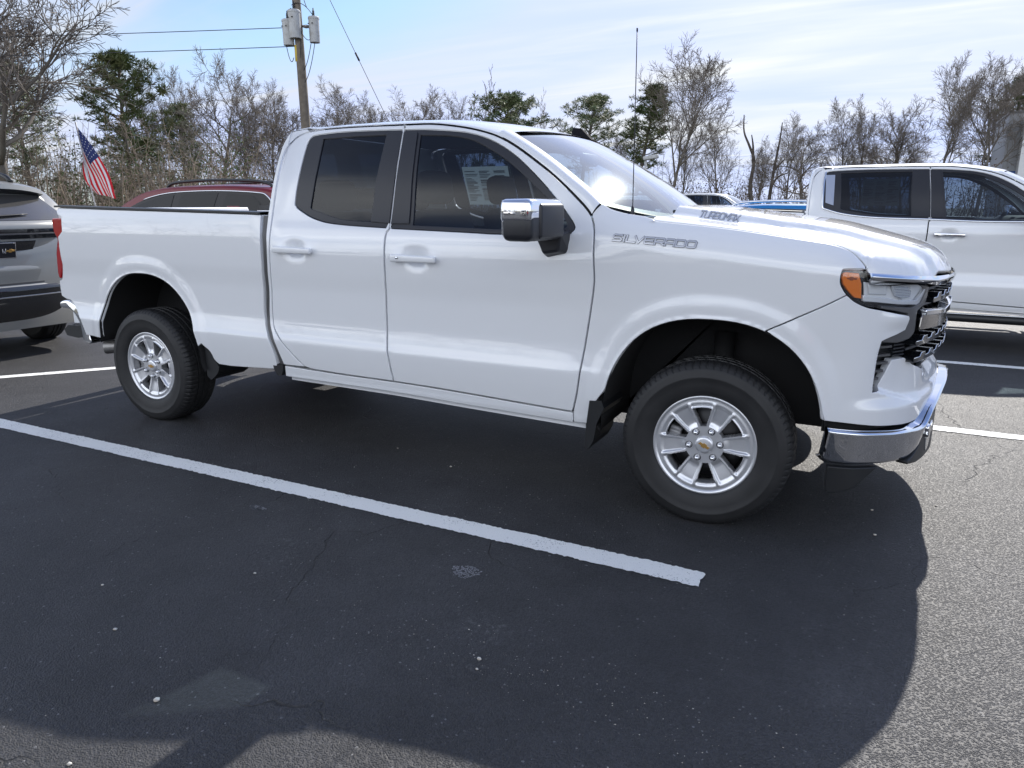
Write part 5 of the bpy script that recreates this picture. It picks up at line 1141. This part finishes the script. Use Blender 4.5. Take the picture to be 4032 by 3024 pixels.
# ---- thicket: brush that nobody could count
def thicket(name, arcs, n, hmin, hmax, m, seed, leafy=0, leaf_m=None, label=None, tw_=9):
    rnd = random.Random(seed); T = Twigs(); Lf = MB(); cx, cy = 4.42, -4.21
    for i in range(n):
        a0, a1, d0, d1 = rnd.choice(arcs); az = R(rnd.uniform(a0,a1)); d = rnd.uniform(d0,d1); p = Vector((cx+d*math.sin(az), cy+d*math.cos(az), -.1)); H = rnd.uniform(hmin,hmax)*rnd.uniform(.6,1.0)
        q = p; dr = Vector((rnd.gauss(0,.18),rnd.gauss(0,.18),1)); pts = [q]
        for j in range(4): dr = (dr+Vector((rnd.gauss(0,.16),rnd.gauss(0,.16),.1))).normalized(); q = q+dr*H/4; pts.append(q)
        T.tube(pts,[.05,.04,.03,.02,.012],3)
        for k in range(tw_):
            f = rnd.uniform(.5,3.99); b = pts[int(f)].lerp(pts[int(f)+1],f-int(f)); v = Vector((rnd.gauss(0,1),rnd.gauss(0,1),rnd.gauss(.35,.7))).normalized(); L_ = H*rnd.uniform(.10,.28); e = b+v*L_*.5; e2 = e+(v+Vector((rnd.gauss(0,.4),rnd.gauss(0,.4),rnd.gauss(-.05,.4)))).normalized()*L_*.5
            T.tube([b,e,e2],[.014,.011,.007],3)
        if rnd.random() < leafy:
            for k in range(80):
                c = pts[rnd.randint(1,4)]+Vector((rnd.gauss(0,.55),rnd.gauss(0,.55),rnd.gauss(0,.55))); u = Vector((rnd.gauss(0,1),rnd.gauss(0,1),rnd.gauss(0,1))).normalized()*.10; w_ = u.orthogonal().normalized()*.055
                Lf.add([c-u,c+w_,c+u,c-w_],[(0,1,2,3)])
    o = mk(name, T.V, T.F, m, None); tag(o, label, 'brush', kind='stuff')
    if Lf.V:
        o2 = mk(name+'_leaves', Lf.V, Lf.F, leaf_m, o, smooth=False); o2['kind'] = 'stuff'
TAN = mat('tan_brush',(.33,.265,.20),.9,noise_col=((.20,.165,.135),.3,.4,.6))
thicket('thicket', [(-66,-46,50,62),(-60,-40,60,84)], 620, 3.5, 8.5, TAN, 2, .16, NEEDLE, 'tangled tan brush and small pines under the trees on the left', 12)
thicket('brush', [(-42,-12,72,100),(-14,12,58,92)], 560, 2.5, 5.5, mat('grey_brush',(.12,.095,.08),.9), 3, .22, BROWNL, 'low brown brush along the tree line on the right', 9)
thicket('woodland', [(-62,-28,88,125),(-30,14,95,130)], 230, 7, 13, TWIG, 5, .05, NEEDLE, 'faint leafless woodland behind the first row of trees', 16)
thicket('added_woods', [(120,180,42,60),(180,250,42,60)], 420, 7, 12, TWIG, 8, .35, NEEDLE, 'woods added unseen behind the viewer, mirrored in the truck', 14)  # out-of-view tree belt added to darken the horizon in the truck's reflections
# ------------------------------------------------------------------ parked SUVs
DGLASS = mat('dark_glass',(.006,.007,.009),.04,spec=.22)
def paint(name, col, metal=.0): return mat(name, col, .30, metal, coat=.25, spec=.22)
SUV_TOP = Cub([0,.05,.16,.30,.48,.75,1.5,2.4,2.9,3.25,3.75,4.3,4.62,4.80,4.9],[1.02,1.20,1.36,1.52,1.655,1.70,1.735,1.72,1.655,1.50,1.17,1.11,1.02,.90,.72])
SUV_W = Cub([.25,.40,.55,.80,1.0,1.10,1.2,1.75],[.86,.93,.955,.965,.955,.94,.90,.70])
def suv_w(x, z):
    p = 1-.16*np.clip(1-x/.40,0,1)**2.5-.20*np.clip(1-(4.9-x)/.75,0,1)**2.2
    return SUV_W(z)*p
def make_suv(label, cat_group, body, loc, rz, rear=False, rails=BLACKP, scale=1.0, name='parked_suv', wedge=False, stretch=1.0):
    r = thing(name, label, 'SUV', loc, rz, cat_group); r.scale = (scale,)*3
    xs = np.r_[np.linspace(.0,.5,14), np.linspace(.6,4.3,44), np.linspace(4.36,4.9,16)]; V = []; n1 = 26
    for x in xs:
        zt = float(SUV_TOP(x)); zs_ = zt-.055
        row = []
        for j in range(n1):
            t = j/(n1-1)
            if t < .62: z = .28+(zs_-.28)*t/.62; y = float(suv_w(x, z))
            else:
                a = (t-.62)/.38*math.pi/2; y = float(suv_w(x, zs_))*(math.cos(a)**.72 if a < math.pi/2-1e-6 else 0); z = zs_+(zt-zs_)*math.sin(a)**1.0
            row.append((x,y,z))
        V += [(x,-y,z) for x,y,z in row]+[(x,y,z) for x,y,z in row[::-1][1:]]
    m_ = 2*n1-1; F = [(i*m_+j,i*m_+j+1,(i+1)*m_+j+1,(i+1)*m_+j) for i in range(len(xs)-1) for j in range(m_-1)]
    F += [tuple(range(m_)), tuple(range((len(xs)-1)*m_, len(xs)*m_))[::-1], ]
    o = mk('body', V, F, body, r); bm = bmesh.new(); bm.from_mesh(o.data); bmesh.ops.recalc_face_normals(bm, faces=bm.faces); bm.to_mesh(o.data); bm.free()
    Sm = lambda x, z, o_: np.stack([x, -(suv_w(x, z)+o_), z], -1)
    def side(nm, poly, m, off, mir, par=r, **k): return panel(nm, poly, m, par, S=Sm, off=off, gap=0, depth=.01, rr=.002, hs=(.08,.06), mirror=mir, **k)
    gh = smooth_poly([(.36,1.22),(.42,1.38),(.56,1.53),(.75,1.585),(1.5,1.62),(2.3,1.60),(2.75,1.53),(3.05,1.42),(3.42,1.22)])+smooth_poly([(3.40,1.16),(2.4,1.12),(1.2,1.125),(.6,1.16)])
    for mir in (False, True):
        s_ = side('window_band', gh, mat('band_black',(.010,.010,.012),.25,spec=.25), .004, mir)
        for w_ in ([(.60,1.21),(.66,1.42),(.80,1.53),(1.28,1.575),(1.38,1.17),(.80,1.18)],[(1.52,1.165),(1.45,1.585),(2.16,1.575),(2.22,1.16)],[(2.34,1.155),(2.30,1.56),(2.66,1.505),(2.98,1.40),(3.26,1.24),(3.26,1.185)]):
            side('window', w_, DGLASS, .010, mir, s_)
        if wedge: side('pillar_wedge', [(1.20,1.135),(1.24,1.38),(1.02,1.38),(.86,1.15)], body, .012, mir)
        tr = [(a,b) for a,b in gh[:40] if b > 1.2]; P = Sm(np.array([q[0] for q in tr]), np.array([q[1] for q in tr]), .008)
        MB().tube([(a,-b if mir else b,c) for a,b,c in P],.011,6).build('window_trim', CHROME, r)
        sg = 1 if mir else -1
        rp = [(x, sg*(.60-.03*abs(x-1.7)), float(SUV_TOP(x))+h) for x,h in ((.62,-.01),(.72,.035),(1.0,.055),(1.7,.060),(2.3,.052),(2.52,.035),(2.62,-.01))]
        MB().tube(smooth_poly(rp,3),.024,8).build('roof_rail', rails, r)
        side('sill', [(.9,.27),(.9,.42),(3.5,.42),(3.5,.27)], BLACKP, .006, mir)
        for wx in (.98,3.86):
            w_ = bpy.data.objects.new('wheel', None); link(w_); w_.parent = r; w_.location = (wx, sg*.862, .365); w_.rotation_euler = (0,0,0 if sg < 0 else math.pi); w_.scale = (.94,.94,.965)
            for c_ in wheel.children:
                if c_.name.split('.')[0] in ('tyre','rim','hub_cap','wheel_backing'): d = c_.copy(); link(d); d.parent = w_
            a = MB(); pts = [(wx+.405*math.cos(t), .365+.405*math.sin(t)) for t in np.linspace(-.25,math.pi+.25,30)]; a.prism(pts, *sorted((sg*.70,sg*.969)), 'xz'); a.build('wheel_arch', BLACKP, r)
        for xx, zz in ((1.62,.93),(2.42,.93)):
            yy = float(suv_w(np.array(xx),np.array(zz))); MB().rbox((xx,sg*(yy+.02),zz),(.22,.02,.035),.008,2).build('handle', body, r)
        MB().rbox((3.02,sg*1.02,1.17),(.14,.22,.15),.04,3).build('door_mirror', body, r)
        Sf = MB().rbox((4.66,sg*.66,.86),(.22,.30,.12),.03,2).build('headlight', REFL, r)
    MB().rbox((4.86,0,.72),(.10,1.2,.26),.03,2).build('grille', GLOSSB, r)
    # windshield lies on the sloping nose of the greenhouse
    wv = []
    for i in range(9):
        x = 3.0+.70*i/8
        for j in range(13):
            t = 2*j/12-1; yy = float(suv_w(np.array(x),np.array(SUV_TOP(x)-.06)))*.93*t; wv.append((x, yy, float(SUV_TOP(x))+.012-.040*abs(t)**4))
    mk('windshield', wv, [(i*13+j,(i+1)*13+j,(i+1)*13+j+1,i*13+j+1) for i in range(8) for j in range(12)], GLOSSB, r)
    # ---- tail
    xr = Cub([.28,.36,.55,.66,.70,.85,.93,1.12,1.25,1.30,1.50,1.62],[.10,.02,-.035,-.04,.0,-.005,.02,-.005,-.01,.03,.235,.33])
    Sr = lambda y, z, o_: np.stack([xr(z)-o_+.20*np.abs(y/.93)**3.2, y, z], -1)
    def tail(nm, poly, m, off=0, par=r, mirror=False, hs=(.05,.03), **k): return panel(nm, poly, m, par, S=lambda y,z,o_: Sr(-y,z,o_)*np.array([1,1,1]), off=off, gap=k.pop('gap',.0), depth=k.pop('depth',.03), rr=k.pop('rr',.0015), hs=hs, **k)
    tail('tailgate', [(-.84,.67),(.84,.67),(.90,1.0),(.88,1.26),(.62,1.58),(-.62,1.58),(-.88,1.26),(-.90,1.0)], body, .006)
    gl = tail('rear_window', [(-.80,1.305),(.80,1.305),(.62,1.545),(-.62,1.545)], mat('rear_glass_grey',(.07,.068,.065),.12,coat=.5), .012, depth=.01)
    tail('dark_strip', [(-.90,1.135),(.90,1.135),(.89,1.225),(-.89,1.225)], GLOSSB, .014, depth=.01)
    tail('strip_line', [(-.90,1.172),(.90,1.172),(.90,1.186),(-.90,1.186)], SMOKE, .018, depth=.006)
    for sg in (-1,1): tail('tail_lamp', [(sg*.56,1.190),(sg*.88,1.190),(sg*.88,1.218),(sg*.56,1.218)] if sg > 0 else [(-.88,1.190),(-.56,1.190),(-.56,1.218),(-.88,1.218)], mat('dark_red_lens',(.06,.004,.006),.1,coat=1), .020, depth=.008)
    tail('plate_recess', [(-.28,.93),(.28,.93),(.36,1.115),(-.36,1.115)], GLOSSB, .010, depth=.006)
    plt = tail('license_plate', [(-.155,.955),(.155,.955),(.155,1.105),(-.155,1.105)], CHROME, .026, depth=.01)
    tail('plate_face', [(-.147,.963),(.147,.963),(.147,1.097),(-.147,1.097)], mat('plate_black',(.012,.013,.018),.3), .030, par=plt, depth=.004)
    e = [(-.042,-.008),(-.016,-.008),(-.016,-.016),(.012,-.016),(.012,-.008),(.036,-.008),(.044,.008),(.018,.008),(.018,.016),(-.010,.016),(-.010,.008),(-.034,.008)]
    tail('plate_emblem', [(a+.10,b+1.028) for a,b in e], GOLD, .034, par=plt, depth=.003, hs=(.5,.5))
    mbp = MB(); W_ = mat('plate_white',(.7,.7,.7),.5)
    def pl(a, b, h): q = Sr(np.array([-a]), np.array([b]), .031+h)[0]; return tuple(q)
    for pts in ([(.030,1.048),(.030,1.010)],[(.030,1.026),(.036,1.030),(.044,1.028),(.046,1.019),(.040,1.011),(.030,1.012)],[(.056,1.050),(.056,1.004)]):
        mbp.tube([pl(a,b,.0015) for a,b in pts], .0022, 5)
    mbp.build('plate_lettering', W_, plt)
    tail('rear_bumper', [(-.88,.36),(.88,.36),(.93,.52),(.92,.69),(-.92,.69),(-.93,.52)], GLOSSB, .018, depth=.08)
    tail('bumper_strip', [(-.92,.592),(.92,.592),(.92,.604),(-.92,.604)], CHROME, .024, depth=.006)
    for sg in (-1,1): tail('reflector', [(sg*.72-.08,.635),(sg*.72+.08,.635),(sg*.72+.08,.655),(sg*.72-.08,.655)], RED_L, .024, depth=.006)
    tail('silver_bumper_band', [(-.92,.705),(.92,.705),(.92,.725),(-.92,.725)], SMOKE, .012, depth=.006)
    sp = MB(); V = []
    for y in np.linspace(-.66,.66,17):
        c = .10*abs(y/.66)**3; V += [(.50,y,1.675-c*.5),(.16+c*1.2,y,1.645-c*.6),(.15+c*1.2,y,1.600-c*.5),(.30+c*.6,y,1.545-c*.2),(.40,y,1.56)]
    sp.add(V,[(i*5+j,(i+1)*5+j,(i+1)*5+j+1,i*5+j+1) for i in range(16) for j in range(4)],True,0); sp.M = [0 if k % 4 < 2 else 1 for k in range(64)]
    sp.build('roof_spoiler', [body, BLACKP], r, sharp=40)
    wb = MB(); P = Sr(np.linspace(.10,-.36,8), np.linspace(1.335,1.362,8)-.0, .03); wb.tube([tuple(q) for q in P],[.010,.014,.013,.012,.011,.01,.008,.004],6); wb.build('rear_wiper', BLACKP, r)
    for c_ in r.children:
        if c_.type == 'MESH': c_.scale.x = stretch
        else: c_.location.x *= stretch
    return r
SILVER = paint('silver_paint',(.30,.30,.285),.35); RED = paint('red_paint',(.15,.004,.010)); BLUE = paint('blue_paint',(.015,.16,.42)); WHITE2 = paint('white_paint_far',(.74,.75,.76))
make_suv('silver SUV at the left edge seen from behind, with black bumper and black license plate', None, SILVER, (-3.0,-.21,0), math.pi)
make_suv('dark red SUV with black roof rails parked beyond the white pickup bed', None, RED, (-3.98,5.74,0), math.pi, wedge=True, scale=1.04, stretch=1.22)
make_suv('bright blue SUV whose roof shows over the hood of the white pickup truck', None, BLUE, (1.22,10.3,0), 0, scale=.85, rails=CHROME)
make_suv('small white SUV far behind the windshield of the pickup truck', None, WHITE2, (-1.45,19.0,0), math.pi, scale=1.0)
# ------------------------------------------------------------------ other pickups: crew-cab versions made from the same panels
def warp_x(v, z_k): 
    xs = [-9,.56,1.17,1.33,1.97,9]; xd = [-9,.56,.83,.99,1.97,9]; return (float(np.interp(v[0],xs,xd)), v[1], v[2]*z_k)
def crew_truck(label, loc, rz, z_k=.98, swap=None, skip=()):
    r = thing('pickup_truck', label, 'pickup truck', loc, rz)
    cache = {}
    def rec(o, par, M):
        nm = o.name.split('.')[0]
        if nm in skip: return
        if o.type == 'EMPTY' and nm == 'wheel':
            c = o.copy(); link(c); c.parent = par
            for ch in o.children: 
                if ch.name.split('.')[0] in ('tyre','rim','hub_cap','wheel_backing'): d = ch.copy(); link(d); d.parent = c
            return
        c = o.copy(); link(c); c.parent = par
        if o.type == 'MESH':
            me = o.data.copy(); c.data = me; mw = M
            n = len(me.vertices); co = np.empty(n*3); me.vertices.foreach_get('co', co); co = co.reshape(-1,3)
            co[:,0] = np.interp(co[:,0],[-9,.56,1.17,1.33,1.97,9],[-9,.56,.83,.99,1.97,9]); co[:,2] *= z_k
            me.vertices.foreach_set('co', co.ravel()); 
            if swap and nm in swap: me.materials[0] = swap[nm]
            me.update()
        for ch in o.children: rec(ch, c, M)
    for ch in list(truck.children): rec(ch, r, None)
    return r
ct = crew_truck('white crew-cab pickup truck with chrome window trim and running board at the right edge', (2.71,5.55,0), 0, .982, swap={'handle': CHROME}, skip=('name_lettering_edge','hood_lettering_edge','whip_antenna','window_sticker','lock_cylinder','cab_gap_seal','gap_cap'))
for sy in (-1,1):
    rb_ = MB(); rb_.tube([(.95,sy*.93,.36),(1.0,sy*1.0,.33),(3.05,sy*1.0,.32),(3.12,sy*.93,.35)],.042,10); bd = rb_.build('running_board', BLACKP, ct)
    MB().rbox((2.05,sy*1.005,.366),(1.9,.05,.008),.002,1).build('step_strip', CHROME, bd)
    P = surf(np.array([q[0] for q in rsur if q[0] < 1.34 or q[1] < 1.45][:60]), np.array([q[1] for q in rsur if q[0] < 1.34 or q[1] < 1.45][:60]), .004)
    tr_ = smooth_poly([(1.318,1.83),(1.312,1.73),(1.317,1.62),(1.33,1.46),(1.36,1.425),(1.48,1.375),(1.68,1.342),(2.02,1.328),(2.5,1.310),(3.05,1.312)]); P = surf(np.array([q[0] for q in tr_]), np.array([q[1] for q in tr_]), .002)
    MB().tube([(float(np.interp(a,[-9,.56,1.17,1.33,1.97,9],[-9,.56,.83,.99,1.97,9])),sy*abs(b),c*.982) for a,b,c in P],.012,6).build('window_trim', CHROME, ct)
    q = [(1.322,1.80),(1.385,1.80),(1.400,1.47),(1.345,1.50)]; P = surf(np.array([a for a,b in q]), np.array([b for a,b in q]), .006); MB().add([(float(np.interp(a,[1.17,1.33,1.97],[.83,.99,1.97])),sy*abs(b),c*.982) for a,b,c in P],[(0,1,2,3)]).build('corner_trim', CHROME, ct, recalc=False)
    stk = sticker(1.36,1.72,1.44,1.72,ct,-.045,False) if sy < 0 else None
crew_truck('far white pickup truck whose cab roof shows above the blue SUV', (-4.0,25.5,0), 0, .99, skip=('name_lettering_edge','hood_lettering_edge','whip_antenna','window_sticker','lock_cylinder','chassis','seat','dashboard','steering_wheel','cab_gap_seal'))

# ------------------------------------------------------------------ unseen SUVs added behind the viewer for the truck's paint to mirror
for i, (x, y, rz, m, lb) in enumerate(((-2.2,-12.2,0,SILVER,'unseen silver SUV added to the row behind the viewer, mirrored in the rear door'),(4.6,-12.6,math.pi,paint('black_paint',(.01,.01,.012)),'unseen black SUV added to the row behind the viewer, mirrored in the front door'),(-9.5,-12.4,0,WHITE2,'unseen white SUV added to the row behind the viewer, mirrored in the bed side'),(7.0,-12.2,0,RED,'unseen dark red SUV added to the row behind the viewer, mirrored in the fender'))):
    make_suv(lb, None, m, (x,y,0), rz)
